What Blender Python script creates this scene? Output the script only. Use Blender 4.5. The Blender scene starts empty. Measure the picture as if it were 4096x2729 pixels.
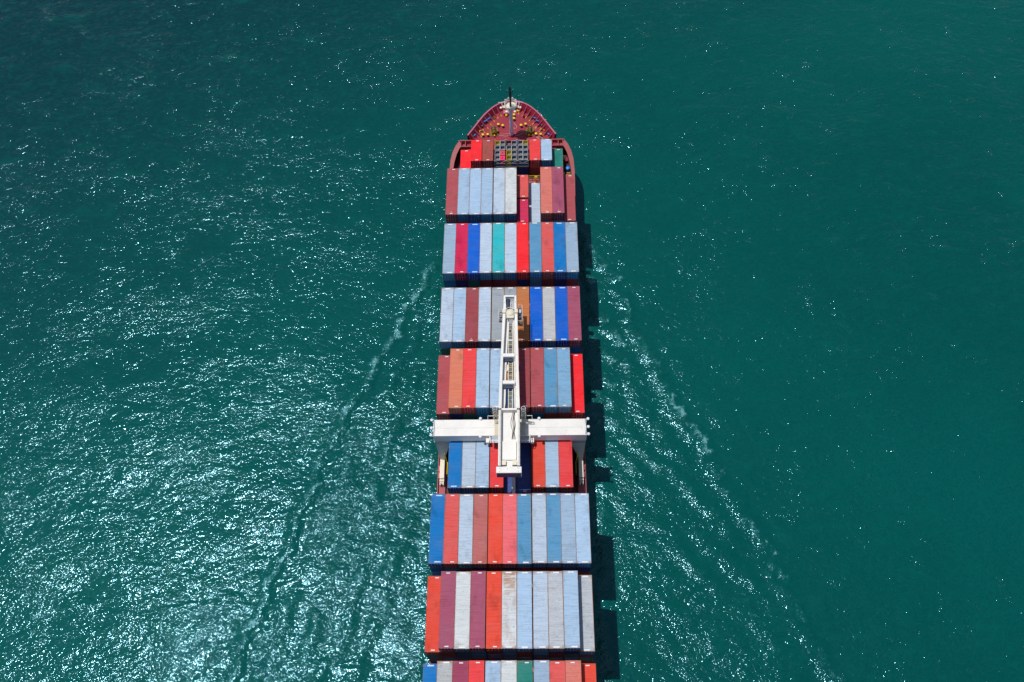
import bpy, math, random
import numpy as np
from mathutils import Vector, Matrix

random.seed(11)
rng = np.random.default_rng(5)
scene = bpy.context.scene
COL = scene.collection

# ------------------------------------------------------------------ colour
def s2l(c):
    c = c / 255.0
    return c / 12.92 if c <= 0.04045 else ((c + 0.055) / 1.055) ** 2.4
GAIN = 1.12
def rgb(r, g, b, k=1.0):
    v = [min(0.88, s2l(x) / GAIN * k) for x in (r, g, b)]
    return (max(v[0], .003), max(v[1], .003), max(v[2], .003), 1.0)

# ------------------------------------------------------------------ node helpers
class NT:
    def __init__(s, name, target=None):
        if target is None:
            s.m = bpy.data.materials.new(name); s.m.use_nodes = True; s.t = s.m.node_tree
        else:
            s.m = target; s.t = target.node_tree
        s.t.nodes.clear()
    def n(s, kind, **kw):
        nd = s.t.nodes.new(kind)
        ins = kw.pop('ins', {})
        for k, v in kw.items(): setattr(nd, k, v)
        for k, v in ins.items():
            sock = nd.inputs[k]
            if isinstance(v, bpy.types.NodeSocket): s.t.links.new(v, sock)
            else: sock.default_value = v
        return nd
    def math(s, op, a, b=0.0, clamp=False):
        nd = s.n('ShaderNodeMath', operation=op, use_clamp=clamp, ins={0: a, 1: b}); return nd.outputs[0]
    def ramp(s, v, lo, hi, a=0.0, b=1.0):
        nd = s.n('ShaderNodeMapRange', interpolation_type='SMOOTHSTEP', ins={0: v, 1: lo, 2: hi, 3: a, 4: b}); return nd.outputs[0]
    def mix(s, f, a, b, blend='MIX'):
        nd = s.n('ShaderNodeMix', data_type='RGBA', blend_type=blend)
        for i, v in ((0, f), (6, a), (7, b)):
            if isinstance(v, bpy.types.NodeSocket): s.t.links.new(v, nd.inputs[i])
            else: nd.inputs[i].default_value = v
        return nd.outputs[2]
    def mapping(s, vec, scale=(1, 1, 1), rot=(0, 0, 0), loc=(0, 0, 0)):
        return s.n('ShaderNodeMapping', ins={0: vec, 1: loc, 2: rot, 3: scale}).outputs[0]
    def noise(s, vec, scale, detail=3.0, rough=0.55, dist=0.0):
        return s.n('ShaderNodeTexNoise', ins={'Vector': vec, 'Scale': scale, 'Detail': detail, 'Roughness': rough, 'Distortion': dist}).outputs[0]
    def principled(s, **ins):
        b = s.n('ShaderNodeBsdfPrincipled', ins=ins)
        o = s.n('ShaderNodeOutputMaterial'); s.t.links.new(b.outputs[0], o.inputs[0]); return b

def painted_metal(name, col, rough=0.5, grime=0.35, rust=0.0, scale=1.0, metal=0.0):
    """painted steel: faded patches, grime streaks and optional rust blooms"""
    t = NT(name)
    p = t.n('ShaderNodeTexCoord').outputs['Object']
    oi = t.n('ShaderNodeObjectInfo')
    off = t.n('ShaderNodeVectorMath', operation='SCALE', ins={0: (37.0, 11.0, 23.0), 'Scale': oi.outputs['Random']}).outputs[0]
    q = t.n('ShaderNodeVectorMath', operation='ADD', ins={0: p, 1: off}).outputs[0]
    big = t.noise(q, 0.55 * scale, 4, 0.6)
    fine = t.noise(t.mapping(q, (1, 1, 1)), 5.0 * scale, 4, 0.65)
    c = t.mix(t.ramp(big, .35, .7, 0, .35), col, tuple(min(1, x * .72) for x in col[:3]) + (1,))
    c = t.mix(t.math('MULTIPLY', t.ramp(fine, .55, .75), grime), c, tuple(x * .35 + .01 for x in col[:3]) + (1,))
    if rust > 0:
        rn = t.noise(q, 1.7 * scale, 6, 0.7)
        c = t.mix(t.math('MULTIPLY', t.ramp(rn, .62 - .1 * rust, .72), min(1, .5 + rust)), c, (.17, .07, .03, 1))
    t.principled(**{'Base Color': c, 'Roughness': rough, 'Metallic': metal, 'Specular IOR Level': .35})
    return t.m

# container paint: colour from the object's own colour, wear amount from its alpha
def container_paint():
    t = NT('container_paint')
    tc = t.n('ShaderNodeTexCoord'); p = tc.outputs['Object']
    oi = t.n('ShaderNodeObjectInfo')
    wear = oi.outputs['Alpha']
    off = t.n('ShaderNodeVectorMath', operation='SCALE', ins={0: (71.0, 53.0, 29.0), 'Scale': oi.outputs['Random']}).outputs[0]
    q = t.n('ShaderNodeVectorMath', operation='ADD', ins={0: p, 1: off}).outputs[0]
    endd = t.n('ShaderNodeAttribute', attribute_name='end_distance').outputs['Fac']
    sep = t.n('ShaderNodeSeparateXYZ', ins={0: p})
    ax = t.math('ABSOLUTE', sep.outputs[0])
    base = oi.outputs['Color']
    # sun-bleached and grimy patches
    fade = t.noise(q, .32, 4, .6)
    c = t.mix(t.math('MULTIPLY', t.ramp(fade, .35, .72), t.math('ADD', .08, t.math('MULTIPLY', wear, .9))), base, t.mix(.4, base, (.30, .31, .33, 1)))
    blot = t.noise(t.mapping(q, (.8, .42, 1)), .55, 5, .6)
    c = t.mix(t.math('MULTIPLY', t.ramp(blot, .54, .76), .52), c, (.42, .40, .37, 1), 'MULTIPLY')
    # dirt settled in the corrugations: thin lines across the roof
    lines = t.noise(t.mapping(q, (.35, 7.5, 1)), 1.0, 3, .6)
    c = t.mix(t.ramp(lines, .44, .68, 0, .42), c, (.55, .53, .50, 1), 'MULTIPLY')
    mot = t.noise(q, 2.6, 4, .7)
    c = t.mix(t.math('MULTIPLY', t.ramp(mot, .46, .68), t.math('MULTIPLY', t.math('MINIMUM', wear, .4), .8)), c, (.74, .72, .68, 1), 'MULTIPLY')
    # scratches: short dark dashes
    sc = t.noise(t.mapping(q, (1.9, 14, 1)), 1.0, 2, .5)
    scm = t.noise(q, .6, 3, .6)
    dash = t.math('MULTIPLY', t.ramp(sc, .62, .69), t.ramp(scm, .46, .62))
    c = t.mix(t.math('MULTIPLY', dash, t.math('ADD', .3, t.math('MINIMUM', wear, .45), True)), c, (.16, .14, .12, 1), 'MULTIPLY')
    # rust: corners, end rails, and heavy streaking where wear is high
    rn = t.noise(q, 2.3, 5, .7)
    corner = t.math('MULTIPLY', t.ramp(endd, .05, .75, 1, 0), t.ramp(ax, .55, 1.15))
    edge = t.math('MAXIMUM', t.math('MULTIPLY', t.ramp(endd, .0, .28, 1, 0), .9), corner)
    rf = t.math('MULTIPLY', edge, t.ramp(t.math('ADD', rn, t.math('MULTIPLY', wear, .4)), .49, .66))
    rs = t.noise(t.mapping(q, (.42, 5.5, 1)), 1.0, 4, .65)
    ry = t.math('MAXIMUM', t.ramp(sep.outputs[1], .3, 4.6), t.ramp(t.noise(t.mapping(q, (.9, .3, 1)), 1.0, 3, .5), .40, .62, 0, .6))
    heavy = t.math('MULTIPLY', t.math('MULTIPLY', t.ramp(rs, .38, .60), t.math('MULTIPLY', ry, .9)), t.ramp(wear, .6, 1.0))
    heavy = t.math('MULTIPLY', heavy, t.ramp(ax, .8, 1.12, 1, .1))
    rf = t.math('MAXIMUM', rf, heavy, True)
    rcol = t.mix(t.noise(q, 6, 3, .6), (.20, .085, .03, 1), (.52, .26, .11, 1))
    c = t.mix(t.math('MULTIPLY', rf, t.math('ADD', .45, wear, True)), c, rcol)
    # outer 4 cm of the side rails reads dirty
    c = t.mix(t.ramp(ax, 1.165, 1.2, 0, .45), c, (.4, .37, .34, 1), 'MULTIPLY')
    t.principled(**{'Base Color': c, 'Roughness': .62, 'Specular IOR Level': .12})
    return t.m

def casting_mat():
    t = NT('corner_casting_metal')
    p = t.n('ShaderNodeTexCoord').outputs['Object']; oi = t.n('ShaderNodeObjectInfo')
    off = t.n('ShaderNodeVectorMath', operation='SCALE', ins={0: (91.0, 13.0, 57.0), 'Scale': oi.outputs['Random']}).outputs[0]
    q = t.n('ShaderNodeVectorMath', operation='ADD', ins={0: p, 1: off}).outputs[0]
    f = t.ramp(t.noise(q, 1.3, 4, .7), .35, .62)
    c = t.mix(t.math('MULTIPLY', f, t.math('ADD', .35, oi.outputs['Alpha'], True)), t.mix(.35, oi.outputs['Color'], (.05, .04, .04, 1)), (.15, .065, .03, 1))
    t.principled(**{'Base Color': c, 'Roughness': .7})
    return t.m

PAINT = container_paint()
CAST = casting_mat()
WHITE = painted_metal('white_paint', rgb(243, 239, 231), .5, .35, .06, .6)
CREAM = painted_metal('cream_paint', rgb(238, 228, 204), .5, .3, .12)
MARK = painted_metal('marking_white', (.78, .80, .82, 1), .6, .75, 0, 2.2)
MARKBLUE = painted_metal('marking_pale_blue', (.50, .68, .86, 1), .6, .5, 0, 2.2)
YELLOW = painted_metal('yellow_paint', (.80, .58, .01, 1), .45, .35, .05)
ORANGE = painted_metal('orange_yellow_paint', (.80, .40, .05, 1), .5, .3)
DECKRED = painted_metal('deck_red', rgb(158, 50, 66), .6, .4, .08, .5)
HULLRED = painted_metal('hull_red', rgb(172, 84, 88), .55, .45, .12, .8)
BULRED = painted_metal('bulwark_red', rgb(164, 38, 62), .55, .35, .06, .7)
RAILRED = painted_metal('rail_red', rgb(192, 104, 124), .55, .3, .0)
DARKDECK = painted_metal('dark_deck', (.07, .03, .03, 1), .7, .5, .1)
HATCH = painted_metal('hatch_cover_paint', (.10, .035, .03, 1), .65, .5, .1)
BLACK = painted_metal('black_paint', (.012, .014, .018, 1), .5, .2)
GREYM = painted_metal('mast_grey', (.80, .80, .88, 1), .5, .2, .0)
STEEL = painted_metal('galvanised_steel', (.42, .44, .47, 1), .45, .4, 0, 2, .3)
DARKSTEEL = painted_metal('dark_steel', (.09, .095, .12, 1), .5, .4, .05)
BLUEP = painted_metal('blue_paint', (.02, .30, .86, 1), .4, .2)
BRASS = painted_metal('winch_bronze', (.22, .125, .03, 1), .5, .6, .1, 2)
ROPE = painted_metal('rope_fibre', (.62, .36, .32, 1), .9, .4, 0, 3)
NAVYP = painted_metal('navy_steel', (.03, .045, .11, 1), .5, .4)
RUBBER = painted_metal('black_cable_rubber', (.02, .02, .022, 1), .7, .2)
SCRAPM = painted_metal('scrap_metal', (.24, .23, .21, 1), .75, .95, .12, 3)
BARM = painted_metal('locking_bar_zinc', (.62, .58, .60, 1), .45, .4, .1, 2, .2)
GLASS = painted_metal('lamp_glass', (.75, .76, .78, 1), .15, .1)

# ------------------------------------------------------------------ mesh builder
class MB:
    def __init__(s): s.v = []; s.f = []
    def quad(s, a, b, c, d):
        i = len(s.v); s.v += [a, b, c, d]; s.f.append((i, i + 1, i + 2, i + 3))
    def tri(s, a, b, c):
        i = len(s.v); s.v += [a, b, c]; s.f.append((i, i + 1, i + 2))
    def box(s, x0, x1, y0, y1, z0, z1):
        i = len(s.v)
        s.v += [(x0, y0, z0), (x1, y0, z0), (x1, y1, z0), (x0, y1, z0), (x0, y0, z1), (x1, y0, z1), (x1, y1, z1), (x0, y1, z1)]
        for q in ((0, 3, 2, 1), (4, 5, 6, 7), (0, 1, 5, 4), (1, 2, 6, 5), (2, 3, 7, 6), (3, 0, 4, 7)): s.f.append(tuple(i + k for k in q))
        return s
    def prism(s, poly, z0, z1):
        """vertical prism over a counter-clockwise polygon"""
        n = len(poly); i = len(s.v)
        s.v += [(x, y, z0) for x, y in poly] + [(x, y, z1) for x, y in poly]
        s.f.append(tuple(i + k for k in reversed(range(n)))); s.f.append(tuple(i + n + k for k in range(n)))
        for k in range(n):
            j = (k + 1) % n; s.f.append((i + k, i + j, i + n + j, i + n + k))
        return s
    def hexa(s, bot, top):
        i = len(s.v); s.v += list(bot) + list(top)
        for q in ((0, 3, 2, 1), (4, 5, 6, 7), (0, 1, 5, 4), (1, 2, 6, 5), (2, 3, 7, 6), (3, 0, 4, 7)): s.f.append(tuple(i + k for k in q))
        return s
    def tube(s, pts, r, n=8, closed=False, cap=True):
        pts = [Vector(p) for p in pts]; m = len(pts); rs = r if isinstance(r, (list, tuple)) else [r] * m
        base = len(s.v); prev = None
        for k, p in enumerate(pts):
            if closed: t = pts[(k + 1) % m] - pts[k - 1]
            else: t = pts[min(k + 1, m - 1)] - pts[max(k - 1, 0)]
            t.normalize()
            if prev is None:
                a = Vector((0, 0, 1)) if abs(t.z) < .9 else Vector((1, 0, 0))
                u = t.cross(a).normalized()
            else:
                u = (prev - t * prev.dot(t)).normalized()
            prev = u; w = t.cross(u)
            for j in range(n):
                an = 2 * math.pi * j / n
                s.v.append(tuple(p + (u * math.cos(an) + w * math.sin(an)) * rs[k]))
        for k in range(m if closed else m - 1):
            a = base + k * n; b = base + ((k + 1) % m) * n
            for j in range(n): s.f.append((a + j, a + (j + 1) % n, b + (j + 1) % n, b + j))
        if cap and not closed:
            s.f.append(tuple(base + j for j in reversed(range(n)))); s.f.append(tuple(base + (m - 1) * n + j for j in range(n)))
        return s
    def ring(s, c, R, r, n=20, k=6, axis='z', a0=0, a1=2 * math.pi, sx=1, sy=1):
        full = abs(a1 - a0 - 2 * math.pi) < 1e-6
        pts = []
        for i in range(n if full else n + 1):
            a = a0 + (a1 - a0) * i / n
            u, w = R * sx * math.cos(a), R * sy * math.sin(a)
            pts.append({'z': (c[0] + u, c[1] + w, c[2]), 'y': (c[0] + u, c[1], c[2] + w), 'x': (c[0], c[1] + u, c[2] + w)}[axis])
        return s.tube(pts, r, k, closed=full)
    def lathe(s, c, prof, n=16, axis='z'):
        """prof: list of (radius, height along axis)"""
        b = len(s.v)
        for r, h in prof:
            for j in range(n):
                a = 2 * math.pi * j / n; u, w = r * math.cos(a), r * math.sin(a)
                s.v.append({'z': (c[0] + u, c[1] + w, c[2] + h), 'x': (c[0] + h, c[1] + u, c[2] + w), 'y': (c[0] + w, c[1] + h, c[2] + u)}[axis])
        m = len(prof)
        for k in range(m - 1):
            for j in range(n): s.f.append((b + k * n + j, b + k * n + (j + 1) % n, b + (k + 1) * n + (j + 1) % n, b + (k + 1) * n + j))
        s.f.append(tuple(b + j for j in reversed(range(n)))); s.f.append(tuple(b + (m - 1) * n + j for j in range(n)))
        return s
    def mesh(s, name, mat, smooth=False):
        me = bpy.data.meshes.new(name); me.from_pydata(s.v, [], s.f); me.update()
        me.materials.append(mat)
        if smooth:
            me.polygons.foreach_set('use_smooth', [True] * len(me.polygons))
            me.set_sharp_from_angle(angle=math.radians(40))
        return me
    def build(s, name, mat, parent=None, smooth=False, loc=None):
        return put(name, s.mesh(name, mat, smooth), parent, loc)

def put(name, me, parent=None, loc=None):
    o = bpy.data.objects.new(name, me); COL.objects.link(o)
    if parent is not None: o.parent = parent
    if loc: o.location = loc
    return o
def thing(name, label, cat, loc=(0, 0, 0), rz=0.0, group=None):
    o = bpy.data.objects.new(name, None); COL.objects.link(o)
    o.empty_display_size = .3
    o.location = loc; o.rotation_euler = (0, 0, rz)
    o['label'] = label; o['category'] = cat
    if group: o['group'] = group
    return o

# ------------------------------------------------------------------ shipping containers
CW, CH = 2.430, 2.672            # width, height
H = 2.687                        # height of one tier
def corr(a0, a1, pitch, depth):
    """trapezoid wave: list of (along, offset)"""
    n = max(1, int(round((a1 - a0) / pitch))); st = (a1 - a0) / n; out = []
    for i in range(n):
        b = a0 + i * st
        out += [(b, 0), (b + st * .28, 0), (b + st * .42, -depth), (b + st * .86, -depth)]
    out.append((a1, 0)); return out
def set_end(me, hl):
    at = me.attributes.new('end_distance', 'FLOAT', 'POINT')
    at.data.foreach_set('value', [hl - abs(v.co.y) for v in me.vertices])
def container_meshes(Lc):
    hl, hw = Lc / 2, CW / 2
    b = MB(); r = MB()
    # side walls, corrugated, between the rails
    for sx in (-1, 1):
        w = corr(-hl + .12, hl - .12, .28, .035)
        for (y0, d0), (y1, d1) in zip(w, w[1:]):
            xa, xb = sx * (hw - .012 + d0), sx * (hw - .012 + d1)
            q = [(xa, y0, .16), (xb, y1, .16), (xb, y1, CH - .11), (xa, y0, CH - .11)]
            b.quad(*(q if sx > 0 else q[::-1]))
        x0, x1 = (hw - .07, hw) if sx > 0 else (-hw, -hw + .07)
        r.box(x0, x1, -hl + .16, hl - .16, CH - .11, CH - .012)      # top rail
        b.box(x0, x1, -hl + .16, hl - .16, .0, .16)                   # bottom rail
        for y in (-hl, hl - .12):
            b.box(x0 - (.03 if sx > 0 else 0), x1 + (0 if sx > 0 else .03), y + .003, y + .117, .11, CH - .122)   # corner posts
    w = corr(-hw + .1, hw - .1, .26, .035)
    for (x0, d0), (x1, d1) in zip(w, w[1:]):
        b.quad((x1, hl - .02 + d1, .14), (x0, hl - .02 + d0, .14), (x0, hl - .02 + d0, CH - .1), (x1, hl - .02 + d1, CH - .1))
    for y in (-hl, hl - .14):
        r.box(-hw + .17, hw - .17, y + .004, y + .136, CH - .115, CH - .014)      # end headers
        b.box(-hw + .17, hw - .17, y + .004, y + .136, .01, .14)
    b.box(-hw + .07, hw - .07, -hl + .14, hl - .14, .02, .15)
    for sx in (-1, 1):
        for y in (-hl, hl - .16):
            x0 = hw - .17 if sx > 0 else -hw
            b.box(x0, x0 + .17, y, y + .16, 0, .11)
    body = b.mesh('container_body', PAINT); set_end(body, hl)
    w = corr(-hl + .14, hl - .14, .27, .022)
    for (y0, d0), (y1, d1) in zip(w, w[1:]):
        za, zb = CH - .02 + d0, CH - .02 + d1
        r.quad((-hw + .07, y0, za), (hw - .07, y0, za), (hw - .07, y1, zb), (-hw + .07, y1, zb))
    roof = r.mesh('container_roof', PAINT); set_end(roof, hl)
    d = MB()
    for k, (x0, x1) in enumerate(((.0, .29), (.30, .57), (.58, .86), (.87, 1.055))):
        d.box(x0 + .012, x1, -.006 if k % 2 else .018, .03, .15, CH - .13)
    d.box(.0, 1.055, .02, .05, .145, CH - .12)
    door = d.mesh('container_door', PAINT)
    set_end(door, 5.0)
    k = MB()
    for x in (.2, .74):
        k.tube([(x, -.03, .12), (x, -.03, CH - .12)], .022, 6)
        for z in (.5, 1.1, 1.9, 2.4): k.box(x - .05, x + .05, -.022, .0, z, z + .05)
        k.box(x, x + .3, -.06, -.045, 1.02, 1.06)
    bars = k.mesh('locking_bars', BARM)
    m = MB(); m.box(.5, .92, -.0115, -.0085, 2.05, 2.13).box(.5, .92, -.0115, -.0085, 1.86, 1.94)
    code = m.mesh('code_marking', MARK)
    c = MB().box(-.09, .09, -.083, .083, -.06, .058)
    cast = c.mesh('corner_casting', CAST)
    return dict(body=body, roof=roof, door=door, bars=bars, code=code, cast=cast, hl=hl)
M40 = container_meshes(12.192); M20 = container_meshes(6.058)
def plate(w, h, mat):
    return MB().box(-w / 2, w / 2, -h / 2, h / 2, 0, .006).mesh('roof_marking', mat)
MK_S, MK_L, MK_B = plate(.62, .15, MARK), plate(.95, .2, MARK), plate(1.05, .2, MARKBLUE)
_t = MB(); _t.tri((-.13, -.11, 0), (.13, -.11, 0), (0, .13, 0)); TRI = _t.mesh('warning_triangle', ORANGE)
ROOF_Z = CH - .012

PAL = {  # key: (words, sRGB as the sunlit roof looks, wear)
 'lb': ('light blue', (172, 200, 226), .26), 'pb': ('pale blue', (190, 208, 226), .34), 'gb': ('grey blue', (158, 183, 206), .2),
 'wg': ('pale grey', (188, 194, 200), .46), 'ow': ('off-white', (216, 221, 221), .34), 'rw': ('rust-streaked white', (222, 226, 228), 1.0),
 'gy': ('grey', (162, 170, 176), .35), 'cg': ('stained grey-white', (192, 194, 194), .55), 'sb': ('steel blue', (92, 154, 194), .3),
 'bl': ('bright blue', (0, 98, 205), .08), 'b2': ('blue', (0, 118, 190), .18), 'nv': ('navy', (40, 62, 130), .12), 'n2': ('dark blue', (62, 88, 156), .12),
 'ls': ('light steel blue', (128, 174, 206), .34),
 'tl': ('turquoise', (46, 188, 196), .32), 'gr': ('green', (36, 134, 120), .15), 'rd': ('bright red', (255, 44, 52), .06),
 'r2': ('red', (238, 70, 72), .10), 'ro': ('orange red', (232, 78, 58), .14), 'cr': ('crimson', (212, 40, 86), .10),
 'dr': ('dusty red', (180, 84, 90), .12), 'mr': ('maroon', (164, 74, 80), .12), 'mv': ('mauve', (172, 86, 112), .12),
 'mp': ('dark mauve', (158, 68, 96), .14), 'sl': ('salmon', (218, 122, 108), .14), 'co': ('coral', (228, 92, 88), .2),
 'pk': ('pink', (236, 108, 114), .14), 'rs': ('rose brown', (192, 108, 104), .2), 'or': ('orange', (226, 130, 100), .16),
 'bo': ('burnt orange', (200, 122, 70), .18), 'br': ('brown', (170, 84, 76), .1),
}
def col_of(k, j=.05):
    w, c, wear = PAL[k]
    f = 1 + random.uniform(-j, j)
    r = rgb(*c, k=f)
    return (r[0], r[1], r[2], wear)
def place(name, me, parent, color, loc=None, mirror=False, rot=0):
    o = bpy.data.objects.new(name, me); COL.objects.link(o); o.parent = parent; o.color = color
    if loc: o.location = loc
    if mirror: o.scale = (-1, 1, 1)
    if rot: o.rotation_euler = (0, 0, rot)
    return o
GROUP = 'shipping containers stacked on the deck'
SOFT = ('lb', 'pb', 'gb', 'wg', 'ow', 'rw', 'gy', 'cg', 'sb', 'tl')
WARM_TRI = ('mr', 'mv', 'dr', 'mp', 'sl')
def container(key, x, yb, ztop, label, M=M40, top=True, tri=None, rz=None):
    """x centre, yb the bow-side end, ztop height of the roof"""
    hl = M['hl']
    rz = random.gauss(0, .0008) if rz is None else rz
    t = thing('shipping_container', label, 'shipping container', (x + random.uniform(-.008, .008), yb - hl + random.uniform(-.05, .05), ztop - CH), rz, GROUP)
    c = col_of(key)
    rc = c
    if key in ('lb', 'pb', 'gb', 'wg', 'ow', 'gy', 'sb', 'rw', 'cg'):
        f = random.uniform(.9, 1.35); k_ = rgb(*random.choice([(20, 158, 214), (52, 166, 216), (16, 146, 204), (90, 176, 214)]), k=f); c = (*k_[:3], .2)
    place('body', M['body'], t, c)
    place('roof', M['roof'], t, rc)
    dl = place('door', M['door'], t, c, (0.004, -hl + .02, 0))
    dr = place('door', M['door'], t, c, (-.004, -hl + .02, 0), mirror=True)
    if top:
        place('locking_bars', M['bars'], dl, c); place('locking_bars', M['bars'], dr, c)
        if random.random() < .5: place('code_marking', M['code'], dl, c)
        for sx in (-1, 1):
            for sy in (-1, 1):
                place('corner_casting', M['cast'], t, rc, (sx * (CW / 2 - .087), sy * (hl - .08), CH - .058))
        soft = key in SOFT
        for sy in (-1, 1):
            if key in ('bl', 'b2'): me = MK_B
            elif soft: me = MK_L
            else: me = MK_S
            place('roof_marking', me, t, c, (random.uniform(-.1, .35), sy * (hl - (.22 if soft else .30)), ROOF_Z + .003), rot=random.gauss(0, .01))
        if tri is None: tri = key in WARM_TRI and random.random() < .6
        if tri: place('warning_triangle', TRI, t, c, (random.uniform(-.1, .15), -hl + .72, ROOF_Z))
    return t
ORD = ['first', 'second', 'third', 'fourth', 'fifth', 'sixth', 'seventh', 'eighth', 'ninth', 'tenth', 'eleventh']
BELOW = ['', 'one', 'two', 'three', 'four', 'five', 'six']
ROWTXT = {0: 'half-length row at the bow', 1: 'first long row', 2: 'second long row', 3: 'row beneath the jib tip',
          4: 'row ahead of the crane', 5: 'row just behind the crane', 6: 'second row behind crane',
          7: 'third row behind crane', 8: 'rearmost row in view'}
P0, GAP = 2.456, .12
def cx(c):   # hatch covers leave wider gaps after the fourth and seventh stack
    return (c - 5) * P0 + (GAP if c >= 7 else 0) - (GAP if c <= 3 else 0)
DARKS = ['gb', 'b2', 'nv', 'mr', 'mp', 'sb', 'lb', 'br', 'dr', 'nv', 'gr', 'mr', 'sb']
rows = {  # row: (y of bow-side ends, z of the highest roofs, tiers, tiers shown below the top, [(colour, tiers lower)])
 1: (127.79, 19.96, 4, 2, [('dr', 0), ('lb', 0), ('lb', 0), ('lb', 0), ('pb', 0), ('ow', 0), None, ('pb', 2), ('sl', 0), ('mv', 0), ('dr', 1)]),
 2: (112.82, 20.64, 4, 2, [('gb', 0), ('cr', 0), ('bl', 0), ('pb', 0), ('tl', 0), ('pb', 0), ('rd', 0), ('sb', 0), ('co', 0), ('b2', 0), ('gb', 0)]),
 3: (97.26, 20.58, 4, 2, [('pb', 0), ('lb', 0), ('mr', 0), ('pb', 0), ('gy', 0), ('gy', 0), ('bo', 0), ('bl', 0), ('cg', 0), ('bl', 0), ('mv', 0)]),
 4: (82.10, 23.34, 5, 2, [('dr', 1), ('or', 0), ('r2', 0), ('lb', 0), ('lb', 0), ('sb', 0), ('mr', 0), ('dr', 0), ('sb', 0), ('ls', 0), ('rd', 1)]),
 5: (68.30, 19.45, 4, 1, [None, ('b2', 0), ('pb', 0), ('lb', 0), ('r2', 0), ('n2', 1), ('n2', 1), ('ro', 0), ('lb', 0), ('r2', 0), None]),
 6: (53.86, 22.60, 5, 2, [('b2', 0), ('co', 0), ('pb', 0), ('rs', 0), ('ro', 0), ('pk', 0), ('sb', 0), ('pb', 0), ('sb', 0), ('gb', 0), ('lb', 0)]),
 7: (39.75, 25.00, 6, 4, [('ro', 1), ('mv', 0), ('ow', 0), ('mv', 0), ('ro', 0), ('rw', 0), ('lb', 0), ('pb', 0), ('wg', 0), ('lb', 0), ('wg', 1)]),
 8: (25.56, 25.90, 6, 0, [('b2', 1), ('cg', 0), ('mp', 0), ('r2', 0), ('lb', 0), ('ow', 0), ('gr', 0), ('gb', 0), ('co', 0), ('sl', 0), ('ro', 1)]),
}
HIDDEN = []      # (x, yb, ztop, length) of the containers buried lower in the stacks
def words(k): return PAL[k][0]
for rw, (yb, z, tiers, shown, cols) in rows.items():
    for c, it in enumerate(cols):
        if it is None: continue
        key, low = it
        pos = c if rw != 5 else c - 1
        container(key, cx(c), yb, z - low * H, f'{words(key)} container topping the {ORD[pos]} stack from port, {ROWTXT[rw]}')
        left = tiers - low - 1
        for k in range(1, left + 1):
            if k <= shown - (1 if low > 1 else 0):
                kk = random.choice(DARKS)
                container(kk, cx(c), yb, z - (low + k) * H, f'{words(kk)} container {BELOW[k]} below top, {ORD[pos]} stack from port, {ROWTXT[rw]}', top=False)
            else:
                HIDDEN.append((cx(c), yb, z - (low + k) * H, 12.192))
# row 1, seventh stack: two half-length boxes end to end, one tier lower
yb1, z1 = rows[1][0], rows[1][1]
container('co', cx(6), yb1 + .1, z1 - H, 'coral half-length container ahead of the crimson one, low seventh stack behind the bow', M20, tri=False)
container('cr', cx(6), yb1 - 6.4, z1 - H, 'crimson half-length container behind the coral one, low seventh stack behind the bow', M20, tri=False)
container('nv', cx(6), yb1, z1 - 2 * H, 'navy container under two half-length ones, seventh stack from port, first long row', top=False)
HIDDEN.append((cx(6), yb1, z1 - 3 * H, 12.192))
# row 0: half-length boxes either side of the bins
Z0, Y0 = 15.0, 139.9
for k, (key, x, low, lab) in enumerate([
    ('rd', -10.4, 1, 'bright red half-length container set low at the port end of the bow row'),
    ('rd', -7.85, 0, 'bright red half-length container beside the brown one in the bow row'),
    ('br', -5.3, 0, 'brown half-length container between the red one and the scrap bins'),
    ('r2', 5.25, 0, 'red half-length container between the scrap bins and the light blue one'),
    ('lb', 7.8, 0, 'light blue half-length container beside the green one in the bow row'),
    ('gr', 10.33, 1, 'green half-length container set low at the starboard end of the bow row')]):
    container(key, x, Y0 - (.55 if low else 0), Z0 - low * H, lab, M20, tri=False)
    if not low:
        kk = ['mr', 'mp', 'mr', 'nv'][k - 1]
        side = ['second', 'third', 'sixth from port, below red', 'seventh'][k - 1]
        container(kk, x, Y0, Z0 - H, f'{words(kk)} half-length container under the {words(key)} one in the bow row, {"port" if x < 0 else "starboard"} side', M20, top=False)
# the containers the flat racks of bins stand on
RX = [-2.56, 0.0, 2.56]
for x, kk, lab in zip(RX, ('nv', 'mp', 'nv'), ('port', 'middle', 'starboard')):
    container(kk, x, Y0, Z0 - H, f'{words(kk)} half-length container under the {lab} flat rack of scrap bins', M20, top=False)
# hidden lower tiers: one mass
hm = MB()
for x, yb, z, ln in HIDDEN: hm.box(x - CW / 2, x + CW / 2, yb - ln, yb, z - CH, z)
ht = NT('stacked_container_paint')
_g = ht.n('ShaderNodeNewGeometry')
_r = ht.n('ShaderNodeValToRGB', ins={0: _g.outputs['Random Per Island']})
_r.color_ramp.interpolation = 'CONSTANT'
_cs = [rgb(*PAL[k][1]) for k in ('mr', 'gb', 'nv', 'sb', 'br', 'lb')]
while len(_r.color_ramp.elements) < 6: _r.color_ramp.elements.new(.5)
for e, cc, i in zip(_r.color_ramp.elements, _cs, range(6)): e.position = i / 6; e.color = cc
_w = ht.noise(ht.n('ShaderNodeTexCoord').outputs['Object'], .8, 4, .6)
ht.principled(**{'Base Color': ht.mix(ht.ramp(_w, .4, .7, 0, .4), _r.outputs[0], (.06, .05, .05, 1)), 'Roughness': .6})
hid = hm.build('lower_container_tiers', ht.m)
hid['kind'] = 'stuff'; hid['label'] = 'mass of containers buried deep in the stacks between hull sides'; hid['category'] = 'shipping containers'

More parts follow.
